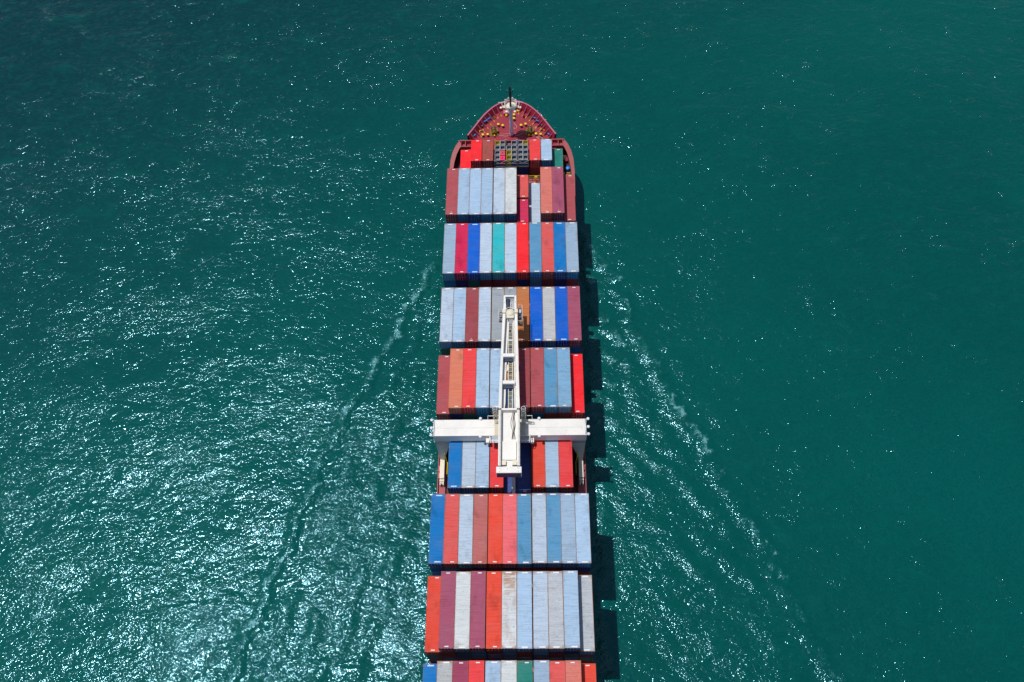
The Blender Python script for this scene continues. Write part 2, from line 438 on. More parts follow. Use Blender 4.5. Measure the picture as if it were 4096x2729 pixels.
# ------------------------------------------------------------------ flat racks and scrap bins
for x, lab in zip(RX, ('port', 'middle', 'starboard')):
    t = thing('flat_rack', f'dark steel flat rack with braced ends carrying scrap bins, {lab} one of three', 'flat rack', (x, Y0 - 3.03, Z0 - H + .02), 0, 'flat racks of scrap bins')
    MB().box(-1.2, 1.2, -3.0, 3.0, 0, .5).build('base', DARKSTEEL, t)
    for sx in (-1, 1):
        for sy in (-1, 1): MB().box(sx * 1.2 - .07, sx * 1.2 + .07, sy * 3.0 - .08, sy * 3.0 + .08, .502, 2.62).build('corner_post', STEEL, t)
    for sy in (-1, 1):
        MB().box(-1.12, 1.12, sy * 3.0 - .05, sy * 3.0 + .05, 1.5, 1.62).build('end_rail', STEEL, t)
        b = MB(); b.tube([(-1.12, sy * 3.03, 2.55), (0, sy * 3.03, 1.66)], .05, 6); b.tube([(1.12, sy * 3.03, 2.55), (0, sy * 3.03, 1.66)], .05, 6)
        b.build('end_brace', STEEL, t)
def scrap_mesh(seed):
    r = random.Random(seed); m = MB()
    for i in range(90):
        px, py = r.uniform(-.44, .44), r.uniform(-.5, .5); a = r.uniform(0, 6.28); l, w, h = r.uniform(.06, .22), r.uniform(.03, .1), r.uniform(.02, .08)
        z = r.uniform(.95, 1.2); ca, sa = math.cos(a), math.sin(a); tl = r.uniform(-.12, .12)
        def P(u, v, k): return (max(-.5, min(.5, px + u * ca - v * sa)), max(-.57, min(.57, py + u * sa + v * ca)), z + k + u * tl * 2)
        m.hexa([P(-l, -w, 0), P(l, -w, 0), P(l, w, 0), P(-l, w, 0)], [P(-l, -w, h), P(l, -w, h), P(l, w, h), P(-l, w, h)])
    m.box(-.5, .5, -.57, .57, .1, 1.0)
    return m.mesh('scrap', SCRAPM)
SCR = [scrap_mesh(s) for s in range(4)]
def bin_meshes(mat, rim):
    b = MB()
    for a in ((-.545, -.505, -.62, .62), (.505, .545, -.62, .62), (-.505, .505, -.62, -.58), (-.505, .505, .58, .62)): b.box(a[0], a[1], a[2], a[3], 0, 1.90)
    b.box(-.505, .505, -.58, .58, 0, .05)
    for z in (.5, 1.1): b.box(-.56, .56, -.635, -.622, z, z + .08)
    r = MB()
    for a in ((-.56, -.505, -.635, .635), (.505, .56, -.635, .635), (-.505, .505, -.635, -.58), (-.505, .505, .58, .635)): r.box(a[0], a[1], a[2], a[3], 1.902, 1.955)
    return b.mesh('bin_body', mat), r.mesh('bin_rim', rim)
BINBLUE = painted_metal('bin_blue', (.06, .17, .30, 1), .55, .4, .05)
RIMGREY = painted_metal('bin_rim_grey', (.56, .58, .62, 1), .5, .4, .06, 2)
PINKP = painted_metal('bin_pink', (.82, .035, .13, 1), .45, .25); PINK2 = painted_metal('bin_rose', (.62, .06, .10, 1), .5, .3)
MARP = painted_metal('bin_maroon', (.22, .05, .07, 1), .55, .4)
BN = {'grey': bin_meshes(BINBLUE, RIMGREY), 'yellow': bin_meshes(YELLOW, YELLOW), 'maroon': bin_meshes(MARP, MARP)}
special = {(0, 0): 'yellow', (5, 0): 'yellow', (2, 2): 'yellow', (2, 3): 'yellow', (2, 0): 'maroon', (1, 2): 'rose', (1, 3): 'pink'}
for i in range(6):
    for j in range(4):
        x = RX[i // 2] + (-.575 if i % 2 == 0 else .575); y = Y0 - .82 - j * 1.44
        kind = special.get((i, j), 'grey')
        if kind in BN:
            t = thing('steel_bin', f'open {kind}-rimmed bin of scrap, {ORD[i]} across from port, {ORD[j]} back from bow', 'bin', (x, y, Z0 - H + .525), random.gauss(0, .012), 'bins on the flat racks')
            put('bin_body', BN[kind][0], t); put('rim', BN[kind][1], t); put('scrap', SCR[(i * 3 + j) % 4], t)
        else:
            mt = PINKP if kind == 'pink' else PINK2
            t = thing('steel_bin', f'closed {kind} bin with a dark round filler hole in its lid, between open bins', 'bin', (x, y, Z0 - H + .525), 0, 'bins on the flat racks')
            MB().box(-.55, .55, -.62, .62, 0, 1.85).build('bin_body', mt, t)
            MB().box(-.565, .565, -.64, .64, 1.853, 1.95).build('lid', mt, t)
            MB().lathe((0, 0, 1.952), [(.15, 0), (.15, .03), (.11, .035)], 14).build('filler_hole', BLACK, t)

# ------------------------------------------------------------------ ship
ship = thing('container_ship', 'long red container ship loaded with stacked containers, bow pointing up the photo', 'ship', (0, 0, 0))
# half outline of the deck edge, bow last: (y, half width)
side = [(-62, 9.5), (-56, 12.6), (-45, 13.9), (-30, 14.05), (0, 14.08), (60, 14.08), (110, 14.1), (128, 14.15), (134, 14.12), (137, 13.98), (139.2, 13.6), (141, 12.9), (142.6, 12.1)]
bowl = [(143.4, 10.25), (145.2, 9.15), (147.2, 7.98), (149.2, 6.75), (150.8, 5.5), (152.0, 4.35), (152.9, 3.1), (153.5, 1.8), (153.8, .7), (153.85, 0.0)]
FZ, BZ, DZ = 10.9, 12.75, 8.5       # forecastle deck, bulwark top, main deck
# hull shell: lofted sections with flare
stations = [(-62, 9.5), (-58, 11.8), (-50, 13.4), (-40, 14.0), (-20, 14.05), (20, 14.08), (60, 14.08), (100, 14.08), (120, 14.1), (130, 14.14), (136, 14.05), (139.2, 13.6), (142.6, 12.1)]
wl = {-62: 7, -58: 9.5, -50: 12.5, -40: 14, -20: 14, 20: 14, 60: 14, 100: 13.6, 120: 10.6, 130: 7.4, 136: 5.3, 139.2: 4.2, 142.6: 3.1}
hb = MB(); zs = [-7, -2, 0.5, 4.5, 8.45]
for y, w in stations:
    w0 = wl[y]
    for sx in (-1, 1):
        for z in zs:
            f = max(0, (z - .5) / 7.95) ** 1.6
            ww = w0 + (w - w0) * f if z > .5 else w0 * (1 if z > -3 else .85)
            hb.v.append((sx * ww, y, z))
nz = len(zs)
for k in range(len(stations) - 1):
    for s_ in (0, 1):
        a = k * 2 * nz + s_ * nz; b_ = a + 2 * nz
        for j in range(nz - 1):
            q = (a + j, b_ + j, b_ + j + 1, a + j + 1)
            hb.f.append(q if s_ == 1 else q[::-1])
hb.f.append(tuple(range(0, nz)) + tuple(reversed(range(nz, 2 * nz))))
hb.build('hull', HULLRED, ship, smooth=True)
# bow block below the forecastle with raked stem
fb = MB(); ring_top = [(w, y) for y, w in bowl]; nb = len(bowl)
lv = [(-4, .24, -5.5), (.5, .28, -5.0), (4.5, .52, -3.2), (8.4, .84, -.9), (FZ - .05, 1.0, 0)]
for z, fx, dy in lv:
    for y, w in bowl: fb.v.append((w * fx, 143.4 + (y - 143.4) * (1 + dy / 12), z))
    for y, w in reversed(bowl[:-1]): fb.v.append((-w * fx, 143.4 + (y - 143.4) * (1 + dy / 12), z))
m_ = 2 * nb - 1
for k in range(len(lv) - 1):
    for j in range(m_):
        a = k * m_ + j; b_ = k * m_ + (j + 1) % m_
        fb.f.append((a, b_, b_ + m_, a + m_))
fb.build('bow_shell', HULLRED, ship, smooth=True)
# decks
poly = [(w, y) for y, w in side] + [(-w, y) for y, w in reversed(side)]
MB().prism([(x * .985, y) for x, y in poly], DZ - .35, DZ).build('main_deck', DARKDECK, ship)
fpoly = [(w - .05, y) for y, w in bowl[:-1]] + [(0, 153.75)] + [(-w + .05, y) for y, w in reversed(bowl[:-1])]
MB().prism([(10.2, 140.4)] + fpoly + [(-10.2, 140.4)], FZ - .4, FZ).build('forecastle_deck', DECKRED, ship)
# forecastle bulwark: leaning wall with a flat top rail, plus stays with yellow feet
outer = [Vector((w, y)) for y, w in bowl] + [Vector((-w, y)) for y, w in reversed(bowl[:-1])]
def inset(pts, d):
    out = []
    for i, p in enumerate(pts):
        a = pts[max(i - 1, 0)]; b_ = pts[min(i + 1, len(pts) - 1)]
        t_ = (b_ - a).normalized(); nrm = Vector((-t_.y, t_.x))
        out.append(p + nrm * d)
    return out
# resample for smoothness
def resample(pts, n):
    L_ = [0]
    for a, b_ in zip(pts, pts[1:]): L_.append(L_[-1] + (b_ - a).length)
    out = []
    for i in range(n):
        s_ = L_[-1] * i / (n - 1); k = 0
        while k < len(L_) - 2 and L_[k + 1] < s_: k += 1
        f = (s_ - L_[k]) / (L_[k + 1] - L_[k]); p0 = pts[max(k - 1, 0)]; p1 = pts[k]; p2 = pts[k + 1]; p3 = pts[min(k + 2, len(pts) - 1)]
        out.append(.5 * ((2 * p1) + (p2 - p0) * f + (2 * p0 - 5 * p1 + 4 * p2 - p3) * f * f + (3 * p1 - 3 * p2 + p3 - p0) * f ** 3))
    return out
O = resample(outer, 64)
I0, I1, I2 = inset(O, .34), inset(O, .42), inset(O, 1.05)
bw = MB(); top = MB()
for k in range(63):
    def V(l, i, z): return (l[i].x, l[i].y, z)
    bw.quad(V(I1, k, BZ - .1), V(I1, k + 1, BZ - .1), V(I2, k + 1, FZ + .01), V(I2, k, FZ + .01))
    bw.quad(V(O, k + 1, BZ - .1), V(O, k, BZ - .1), V(O, k, FZ - .3), V(O, k + 1, FZ - .3))
    top.hexa([V(I0, k, BZ - .09), V(O, k, BZ - .09), V(O, k + 1, BZ - .09), V(I0, k + 1, BZ - .09)], [V(I0, k, BZ), V(O, k, BZ), V(O, k + 1, BZ), V(I0, k + 1, BZ)])
bul = bw.build('bulwark', BULRED, ship)
top.build('bulwark_rail', RAILRED, bul)
for k in list(range(2, 30, 3)) + list(range(34, 62, 3)):
    o_, f_ = I1[k], inset(O, 2.0)[k]
    dirv = (f_ - o_).normalized(); nn = Vector((-dirv.y, dirv.x)) * .045
    st = MB()
    st.hexa([(o_.x - nn.x, o_.y - nn.y, FZ + .02), (o_.x + nn.x, o_.y + nn.y, FZ + .02), (f_.x + nn.x, f_.y + nn.y, FZ + .02), (f_.x - nn.x, f_.y - nn.y, FZ + .02)],
            [(o_.x - nn.x, o_.y - nn.y, BZ - .12), (o_.x + nn.x, o_.y + nn.y, BZ - .12), (f_.x + nn.x, f_.y + nn.y, FZ + .22), (f_.x - nn.x, f_.y - nn.y, FZ + .22)])
    so = st.build('stay', RAILRED, bul)
    ft = MB(); g = f_ + dirv * .02
    ft.hexa([(g.x - nn.x * 3, g.y - nn.y * 3, FZ + .02), (g.x + nn.x * 3, g.y + nn.y * 3, FZ + .02), (g.x + dirv.x * .42 + nn.x * 2, g.y + dirv.y * .42 + nn.y * 2, FZ + .02), (g.x + dirv.x * .42 - nn.x * 2, g.y + dirv.y * .42 - nn.y * 2, FZ + .02)],
            [(g.x - nn.x * 1.2, g.y - nn.y * 1.2, FZ + .3), (g.x + nn.x * 1.2, g.y + nn.y * 1.2, FZ + .3), (g.x + dirv.x * .34 + nn.x * 2, g.y + dirv.y * .34 + nn.y * 2, FZ + .12), (g.x + dirv.x * .34 - nn.x * 2, g.y + dirv.y * .34 - nn.y * 2, FZ + .12)])
    ft.build('stay_foot', ORANGE, so)
# breakwater wings and the deep side bulwarks abreast of the bow row
for sx in (-1, 1):
    w = MB()
    def B(x0, x1, y0, y1, z0, z1):
        a, b_ = sorted((sx * x0, sx * x1)); w.box(a, b_, y0, y1, z0, z1)
    B(9.1, 12.0, 142.35, 142.62, DZ, 11.9)
    B(9.1, 11.8, 140.75, 140.98, DZ, 11.75)
    for x in (9.1, 10.55, 11.6): B(x, x + .16, 140.985, 142.345, DZ, 11.72)
    B(9.262, 11.6, 140.985, 142.345, 10.6, 10.75)
    w.build('breakwater', HULLRED, ship)
    edge_o = [(14.14, 127.0), (14.2, 131.5), (14.2, 135.0), (14.0, 137.6), (13.55, 139.6), (12.85, 141.3), (12.0, 142.6)]
    edge_i = [(13.6, 127.0), (13.6, 131.5), (13.45, 134.5), (13.1, 137.0), (12.6, 139.0), (12.0, 140.4), (11.5, 140.95)]
    sb = MB(); zt = [9.9, 10.1, 10.4, 10.9, 11.3, 11.6, 11.75]
    for k in range(6):
        def pt(l, i, z): return (sx * l[i][0], l[i][1], z)
        bot = [pt(edge_i, k, zt[k] - .18), pt(edge_o, k, zt[k] - .18), pt(edge_o, k + 1, zt[k + 1] - .18), pt(edge_i, k + 1, zt[k + 1] - .18)]
        tp = [pt(edge_i, k, zt[k]), pt(edge_o, k, zt[k]), pt(edge_o, k + 1, zt[k + 1]), pt(edge_i, k + 1, zt[k + 1])]
        if sx < 0: bot = [bot[1], bot[0], bot[3], bot[2]]; tp = [tp[1], tp[0], tp[3], tp[2]]
        sb.hexa(bot, tp)
        bot2 = [(sx * (edge_o[k][0] - .16), edge_o[k][1], 8.0), (sx * edge_o[k][0], edge_o[k][1], 8.0), (sx * edge_o[k + 1][0], edge_o[k + 1][1], 8.0), (sx * (edge_o[k + 1][0] - .16), edge_o[k + 1][1], 8.0)]
        tp2 = [(a[0], a[1], z_ - .182) for a, z_ in zip(bot2, (zt[k], zt[k], zt[k + 1], zt[k + 1]))]
        if sx < 0: bot2 = [bot2[1], bot2[0], bot2[3], bot2[2]]; tp2 = [tp2[1], tp2[0], tp2[3], tp2[2]]
        sb.hexa(bot2, tp2)
    sb.build('side_bulwark', painted_metal('worn_hull_red', rgb(176, 92, 92), .6, .6, .35, 1.2), ship)
    # low bulwark along the cargo deck
    a, b_ = sorted((sx * 13.94, sx * 14.1))
    MB().box(a, b_, -45, 126.9, DZ - .3, 9.35).build('deck_edge_bulwark', HULLRED, ship)
# hatch covers under every bay
for rw, (yb, z, tiers, shown, cols) in rows.items():
    zb = z - tiers * H
    for x0, x1 in ((-12.6, -3.8), (-3.68, 3.68), (3.8, 12.6)):
        MB().box(x0, x1, yb - 12.6, yb + .4, DZ - .1, zb - .03).build('hatch_cover', HATCH, ship)
MB().box(-11.6, 11.6, 133.0, 140.3, DZ - .1, Z0 - 2 * H - .03).build('hatch_cover', HATCH, ship)
# ---- forecastle fittings
def bollard(x, y):
    b = MB().lathe((0, 0, 0), [(.2, 0), (.2, .62)], 14)
    o = b.build('bollard', DARKSTEEL, ship, True, (x, y, FZ + .03))
    MB().lathe((0, 0, .625), [(.27, 0), (.30, .05), (.30, .16), (.2, .22)], 16).build('bollard_cap', YELLOW, o, True)
pairs = [((-3.15, 147.47), (-2.11, 147.13)), ((2.14, 147.12), (3.18, 147.46)), ((-6.69, 144.39), (-5.57, 144.48)), ((5.57, 144.46), (6.67, 144.33)), ((.5, 150.36), (.5, 149.24))]
for a, b_ in pairs:
    x0, x1 = sorted((a[0], b_[0])); y0, y1 = sorted((a[1], b_[1]))
    MB().box(x0 - .35, x1 + .35, y0 - .25, y1 + .25, FZ + .004, FZ + .03).build('bollard_base', DECKRED, ship)
    bollard(*a); bollard(*b_)
for x, y, rz in [(-6.31, 148.46, 40), (-5.9, 148.75, 40), (-5.35, 149.35, 40), (5.38, 149.3, -40), (6.07, 148.37, -40), (-8.62, 144.35, 60), (8.56, 144.33, -60)]:
    f = MB().ring((0, 0, 0), .36, .12, 16, 8, 'y', sx=.85, sy=1.15)
    o = f.build('fairlead', BLUEP, ship, True, (x, y, FZ + .62)); o.rotation_euler = (math.radians(35), 0, math.radians(rz * .8))
    MB().box(-.2, .2, -.1, .1, -.6, -.44).build('fairlead_base', BULRED, o)
for sx in (-1, 1):
    x, y = sx * 4.15, 145.5
    w = MB(); w.box(-.95, .95, -1.1, 1.1, 0, .12); 
    for yy in (-.85, .85): w.box(-.5, .5, yy - .08, yy + .08, .122, 1.15)
    w.box(.62, 1.0, -.5, .5, .122, .9)
    o = w.build('windlass', BRASS, ship, False, (x, y, FZ + .02)); o.rotation_euler = (0, 0, sx * -.15)
    for yy in (-.42, .36):
        MB().lathe((0, yy, .8), [(.55, -.36), (.55, -.32), (.40, -.31), (.46, -.2), (.40, -.1), (.47, 0), (.41, .1), (.46, .2), (.40, .3), (.55, .31), (.55, .36)], 18, 'y').build('rope_drum', BRASS, o, True)
    MB().lathe((0, 1.02, .8), [(.18, 0), (.3, .25), (.3, .3)], 14, 'y').build('warping_head', BRASS, o, True)
    MB().lathe((-.05, -1.4, .45), [(.2, 0), (.2, .3)], 12, 'y').build('motor', YELLOW, o, True)
    # pedestal roller fairleads with yellow guards
    r = MB(); r.tube([(-.75 * sx * -1, .55, .9), (-.2 * sx * -1, .25, .95), (-.05 * sx * -1, -.35, .9), (-.3 * sx * -1, -.6, .5)], .085, 8)
    r.tube([(0, -.3, 0), (0, -.3, .9)], .07, 8)
    ro = r.build('mooring_davit', YELLOW, ship, True, (sx * 7.2, 147.9, FZ + .02))
    MB().lathe((.25 * sx * -1, -.7, 0), [(.16, 0), (.16, .55), (.26, .56), (.26, .66)], 12).build('roller', DARKSTEEL, ro, True)
    for dx, dy, an in ((.55, -1.75, .3), (-.05, -2.0, -.6)):
        g = MB(); g.tube([(-.25, 0, .1), (0, .1, .32), (.28, -.12, .3)], .09, 7)
        go = g.build('rope_guide', YELLOW, ship, True, (sx * (7.3 - dx), 147.9 + dy, FZ + .02)); go.rotation_euler = (0, 0, an * sx)
    # mesh grating panels against the bulwark
    g = MB()
    for k in range(9): g.box(-.5 + k * .12, -.46 + k * .12, -.45, .45, 0, .04)
    for k in range(2): g.box(-.5, .5, -.45 + k * .85, -.40 + k * .85, .042, .07)
    go = g.build('deck_grating', BRASS, ship, False, (sx * 4.35, 149.9, FZ + .05)); go.rotation_euler = (0, 0, sx * .7)
h_ = MB().box(-.62, .62, -.5, .5, 0, .75).build('deck_locker', painted_metal('locker_rose', rgb(196, 110, 118), .5, .3), ship, False, (-1.3, 151.2, FZ + .01))
MB().box(-.66, .66, -.54, .54, .752, .83).build('locker_lid', painted_metal('locker_lid_rose', rgb(205, 120, 126), .5, .3), h_)
MB().box(-.2, .2, -.16, .16, .833, .86).build('lid_plate', MARK, h_)
MB().lathe((0, -.75, .2), [(.25, 0), (.25, .35), (.15, .4)], 12).build('vent', YELLOW, h_, True)
for x, y in ((-.35, 153.0), (1.25, 151.75), (1.55, 151.6), (-.6, 152.0)):
    MB().lathe((0, 0, 0), [(.14, 0), (.12, .5), (.2, .52), (.17, .66), (.05, .72)], 10).build('vent', YELLOW, ship, True, (x, y, FZ + .01))
MB().lathe((0, 0, 0), [(.22, 0), (.2, .7), (.3, .72), (.26, .95), (.1, 1.02)], 12).build('mushroom_vent', BULRED, ship, True, (2.75, 150.1, FZ + .01))
# side passage fittings by the starboard bow row
MB().lathe((0, 0, 0), [(.4, 0), (.42, .5), (.5, .55), (.45, .85), (.22, 1.02)], 16).build('ventilator', BLUEP, ship, True, (12.75, 136.2, DZ))
MB().lathe((0, 0, 0), [(.3, 0), (.3, .25), (.24, .3)], 14).build('hatch_wheel', YELLOW, ship, True, (11.75, 134.95, DZ + .3))
w = MB(); w.box(-.5, .5, -.3, .3, 0, .5); w.tube([(-.4, .2, .5), (-.4, .2, 1.0), (.3, .2, 1.0)], .07, 7)
w.build('bitt_frame', ORANGE, ship, False, (12.9, 134.4, DZ))
w = MB(); w.box(-.35, .35, -.5, .5, 0, .9); w.build('equipment_box', BULRED, ship, False, (12.4, 138.6, DZ))
for sx in (-1, 1):
    for y in (62.0, 63.4): MB().box(-.26, .26, -.55, .55, 0, .7).build('side_locker', painted_metal('side_locker_pink', rgb(205, 110, 120), .5, .3), ship, False, (sx * 13.6, y, 9.3))
# railing of the lashing bridge ahead of the low stack
for y in (131.9, 129.2):
    r = MB()
    for z in (.0, .5, 1.0): r.tube([(3.8, 0, z), (6.25, 0, z)], .05, 6)
    for x in (3.85, 4.6, 5.4, 6.2): r.tube([(x, 0, -.6), (x, 0, 1.0)], .05, 6)
    r.build('railing', YELLOW, ship, False, (0, y, 11.0))
MB().box(3.75, 6.3, 128.5, 132.3, 10.25, 10.38).build('lashing_bridge', HULLRED, ship)
w = MB(); w.tube([(5.4, 131.4, 10.38), (5.4, 131.4, 12.3)], .12, 8); w.ring((5.4, 131.4, 12.1), .3, .06, 14, 6); w.box(4.9, 5.2, 130.2, 130.6, 10.382, 11.3)
w.build('valve_post', YELLOW, ship)
# athwartships lashing bridges between the bays
for y in (114.2, 98.6, 83.6, 40.7, 26.5):
    b = MB(); b.box(-13.2, 13.2, y - .35, y + .35, 11.5, 11.62)
    for k in range(12): b.box(-13.2 + k * 2.38, -13.0 + k * 2.38, y - .3, y + .3, DZ, 11.498)
    b.build('lashing_bridge', HULLRED, ship)
    if y > 80:
        for sx in (-1, 1):
            a, e = sorted((sx * 12.7, sx * 13.55)); MB().box(a, e, y - .5, y + .5, 11.63, 15.6).build('lashing_shadow_block', DARKSTEEL, ship)  # solid box added to fill gaps in the ship's shadow on the water
# ---- foremast
MBZ = FZ
fm = MB(); fm.tube([(0, 0, 0), (0, 0, 9.2)], [.44, .34], 16)
mast = fm.build('foremast', GREYM, ship, True, (-.08, 144.7, MBZ))
MB().lathe((0, 0, 0), [(.75, .0), (.6, .35), (.5, .4)], 16).build('mast_foot', DECKRED, mast, True)
MB().tube([(0, 0, 9.2), (0, 0, 15.6)], [.22, .17], 12).build('topmast', BLACK, mast, True)
x_ = MB(); x_.tube([(-.75, .1, 13.9), (.75, .1, 13.9)], .05, 6); x_.tube([(-.5, .1, 15.2), (.6, .1, 15.2)], .035, 6)
x_.tube([(-.6, 0, 14.35), (0, 0, 13.2), (.6, 0, 14.35)], .06, 6); x_.box(-.28, .28, -.25, .25, 13.0, 13.3); x_.box(-.3, -.1, -.1, .15, 14.7, 14.95)
x_.build('signal_yard', BLACK, mast)
fl = MB(); fl.lathe((0, .45, 9.0), [(1.30, 0), (1.35, .05), (1.35, .12)], 28)
fl.box(-1.9, -1.2, .0, .75, 9.02, 9.1); fl.box(1.2, 1.9, .0, .75, 9.02, 9.1)
fl.build('mast_platform', CREAM, mast)
rl = MB()
for z in (9.45, 9.8, 10.2): rl.ring((0, .45, z), 1.34, .045, 28, 6)
for k in range(12):
    a = k * math.pi / 6 + .2; rl.tube([(1.34 * math.cos(a), .45 + 1.34 * math.sin(a), 9.1), (1.34 * math.cos(a), .45 + 1.34 * math.sin(a), 10.2)], .04, 6)
for sx in (-1, 1):
    rl.tube([(sx * 1.25, .75, 10.1), (sx * 2.75, .75, 10.0)], .05, 6); rl.tube([(sx * 1.9, .05, 9.1), (sx * 1.9, .05, 10.0), (sx * 1.9, .75, 10.0)], .05, 6); rl.tube([(sx * 1.9, .75, 9.1), (sx * 1.9, .75, 10.0)], .05, 6)
rl.build('platform_railing', WHITE, mast)
ps = MB()
for k in range(10):   # solid lower band at the after half of the basket
    a0, a1 = math.pi * (1.05 + k * .09), math.pi * (1.05 + (k + 1) * .09)
    p = [(1.3 * math.cos(a), .45 + 1.3 * math.sin(a)) for a in (a0, a1)]
    ps.quad((*p[0], 9.12), (*p[1], 9.12), (*p[1], 9.7), (*p[0], 9.7))
ps.build('platform_screen', CREAM, mast)
for x, y, z in ((-2.15, -.1, 9.2), (2.15, -.1, 9.2), (-.85, -1.0, 8.9), (.95, -1.0, 8.9)):
    MB().lathe((x, y, z), [(.1, -.2), (.24, -.15), (.28, .12), (.2, .2)], 12).build('mast_lamp', WHITE, mast, True)
for a in (.6, 1.25, 1.9, 2.55): MB().lathe((1.42 * math.cos(a), .45 + 1.42 * math.sin(a), 10.25), [(.1, 0), (.13, .12), (.06, .2)], 8).build('navigation_light', WHITE, mast, True)
b = MB(); b.box(.1, .85, -.1, .7, 9.125, 9.5); b.build('light_box', STEEL, mast)
ld = MB()
for sx in (-.2, .2): ld.tube([(sx, -.55, 0), (sx, -.47, 9.6)], .03, 5)
for k in range(26): ld.tube([(-.2, -.54, .3 + k * .35), (.2, -.54, .3 + k * .35)], .02, 4)
ld.build('mast_ladder', GREYM, mast)

# mooring ropes lying on the forecastle
def rope(pts, label, r=.055):
    V_ = [Vector(p) for p in pts]; c = resample([Vector((p.x, p.y)) for p in V_], len(pts) * 6)
    o = MB().tube([(p.x, p.y, FZ + .06 + .012 * math.sin(i * 1.7)) for i, p in enumerate(c)], r, 6).build('mooring_rope', ROPE, None, True)
    o['label'] = label; o['category'] = 'rope'; o['group'] = 'mooring ropes on the forecastle deck'
rope([(.47, 148.39), (.8, 147.9), (1.08, 147.47), (1.13, 146.9), (.65, 146.58), (.45, 147.03)], 'short pale rope loop lying beside the foot of the foremast')
rope([(3.5, 146.06), (2.37, 145.75), (.64, 145.11), (.82, 144.66), (1.33, 144.54), (3.41, 145.73), (4.79, 146.04), (5.66, 146.7), (5.58, 147.11), (4.97, 146.83), (4.62, 146.27)], 'long pink doubled rope running past the starboard windlass')
rope([(5.55, 144.46), (5.8, 143.78), (6.32, 143.6), (5.85, 144.1), (6.49, 144.17), (7.17, 143.42)], 'slack rope trailing from the starboard rear bollards to the deck edge')
rope([(-2.98, 144.67), (-2.2, 144.55), (-1.42, 144.37), (-.65, 144.62)], 'rope from the port windlass drum to the mast foot, rear one')
rope([(-2.81, 145.07), (-1.77, 145.05), (-.65, 145.18)], 'rope from the port windlass drum to the mast foot, front one', .045)

# ------------------------------------------------------------------ travelling gantry crane
cr = thing('gantry_crane', 'white travelling gantry crane straddling the ship with its long jib pointing forward', 'crane', (0, 0, 0))
BT, BB = 22.3, 19.95
beam = MB(); beam.box(-13.85, 13.75, 64.85, 68.0, BB, BT); beam.build('cross_beam', WHITE, cr)
sm = MB(); sm.box(-13.6, -2.75, 66.36, 66.40, BT + .002, BT + .012); sm.box(2.75, 13.5, 66.36, 66.40, BT + .002, BT + .012)
sm.box(-13.62, -13.56, 64.9, 67.95, BT + .002, BT + .02); sm.box(13.46, 13.52, 64.9, 67.95, BT + .002, BT + .02)
sm.build('deck_seam', STEEL, cr)
LEGM = painted_metal('leg_paint', rgb(226, 222, 212), .5, .55, .1, .7)
for sx in (-1, 1):
    g = MB()
    def X(v): return sx * v
    for (x0t, x1t, x0b, x1b) in ((10.75, 13.7, 12.72, 13.58),):
        bot = [(X(x0b), 64.9, 10.9), (X(x1b), 64.9, 10.9), (X(x1b), 67.95, 10.9), (X(x0b), 67.95, 10.9)]
        tp = [(X(x0t), 64.9, BB - .003), (X(x1t), 64.9, BB - .003), (X(x1t), 67.95, BB - .003), (X(x0t), 67.95, BB - .003)]
        if sx < 0: bot = [bot[1], bot[0], bot[3], bot[2]]; tp = [tp[1], tp[0], tp[3], tp[2]]
        g.hexa(bot, tp)
    leg = g.build('leg', LEGM, cr)
    d = MB(); a, b_ = sorted((X(10.9), X(13.66))); d.box(a, b_, 64.86, 64.897, 18.6, 19.5); d.build('grey_plate', STEEL, leg)  # grey plate across the upper aft face of the leg
    a, b_ = sorted((X(12.72), X(13.56)))
    bg = MB().box(a, b_, 61.1, 72.5, 9.75, 10.89); bo = bg.build('bogie', CREAM, leg)
    f = MB(); 
    f.box(a + .05, a + .25, 59.9, 61.09, 9.6, 10.6); f.box(b_ - .25, b_ - .05, 59.9, 61.09, 9.6, 10.6); f.box(a - .02, b_ + .02, 60.6, 60.85, 10.1, 10.75); f.box(a + .32, b_ - .32, 60.2, 61.09, 9.9, 10.4)
    f.build('rail_clamp', CREAM, bo)
    for y in (61.9, 63.2, 69.8, 71.2):
        MB().lathe((min(a, b_) + .2, y, 9.55), [(.42, 0), (.42, .1), (.36, .11), (.36, .4)], 16, 'x').build('wheel', DARKSTEEL, bo, True)
    a2, b2 = sorted((X(12.15), X(12.5)))
    p = MB(); p.tube([(X(12.35), 64.6, 9.6), (X(12.4), 64.6, 14.5)], .1, 8); p.tube([(X(12.2), 62.0, 9.2), (X(12.2), 62.0, 10.6), (X(12.2), 64.4, 10.6), (X(12.2), 64.4, 9.2)], .07, 6)
    p.build('pipe', YELLOW, leg, True)
    MB().box(min(X(12.55), X(13.75)), max(X(12.55), X(13.75)), 50, 76, 9.3, 9.4).build('crane_rail', HULLRED, ship)
def lamp(x, y, z, dx=0, dy=0):
    m = MB(); m.tube([(0, 0, -.15), (dx * .5, dy * .5, .12), (dx, dy, .15)], .06, 6)
    o = m.build('floodlight', STEEL, cr, True, (x, y, z + .02))
    MB().lathe((dx, dy, .12), [(.12, -.1), (.25, -.06), (.28, .16), (.2, .26)], 12).build('lamp_head', GLASS, o, True)
for y in (67.85, 66.3, 64.9):
    lamp(-13.85, y, BT, -.3, .05); lamp(13.75, y, BT, .3, .05)
for x, y, dy in ((-5.33, 67.9, .2), (5.24, 67.85, .2), (-5.31, 64.9, -.3), (5.24, 64.9, -.3)): lamp(x, y, BT, 0, dy)
for x in (-13.72, 13.62):
    MB().tube([(x - .06, 67.9, BT + .25), (x + .1, 66.3, BT + .3), (x - .06, 64.9, BT + .25)], .03, 5).build('lamp_cable', RUBBER, cr)
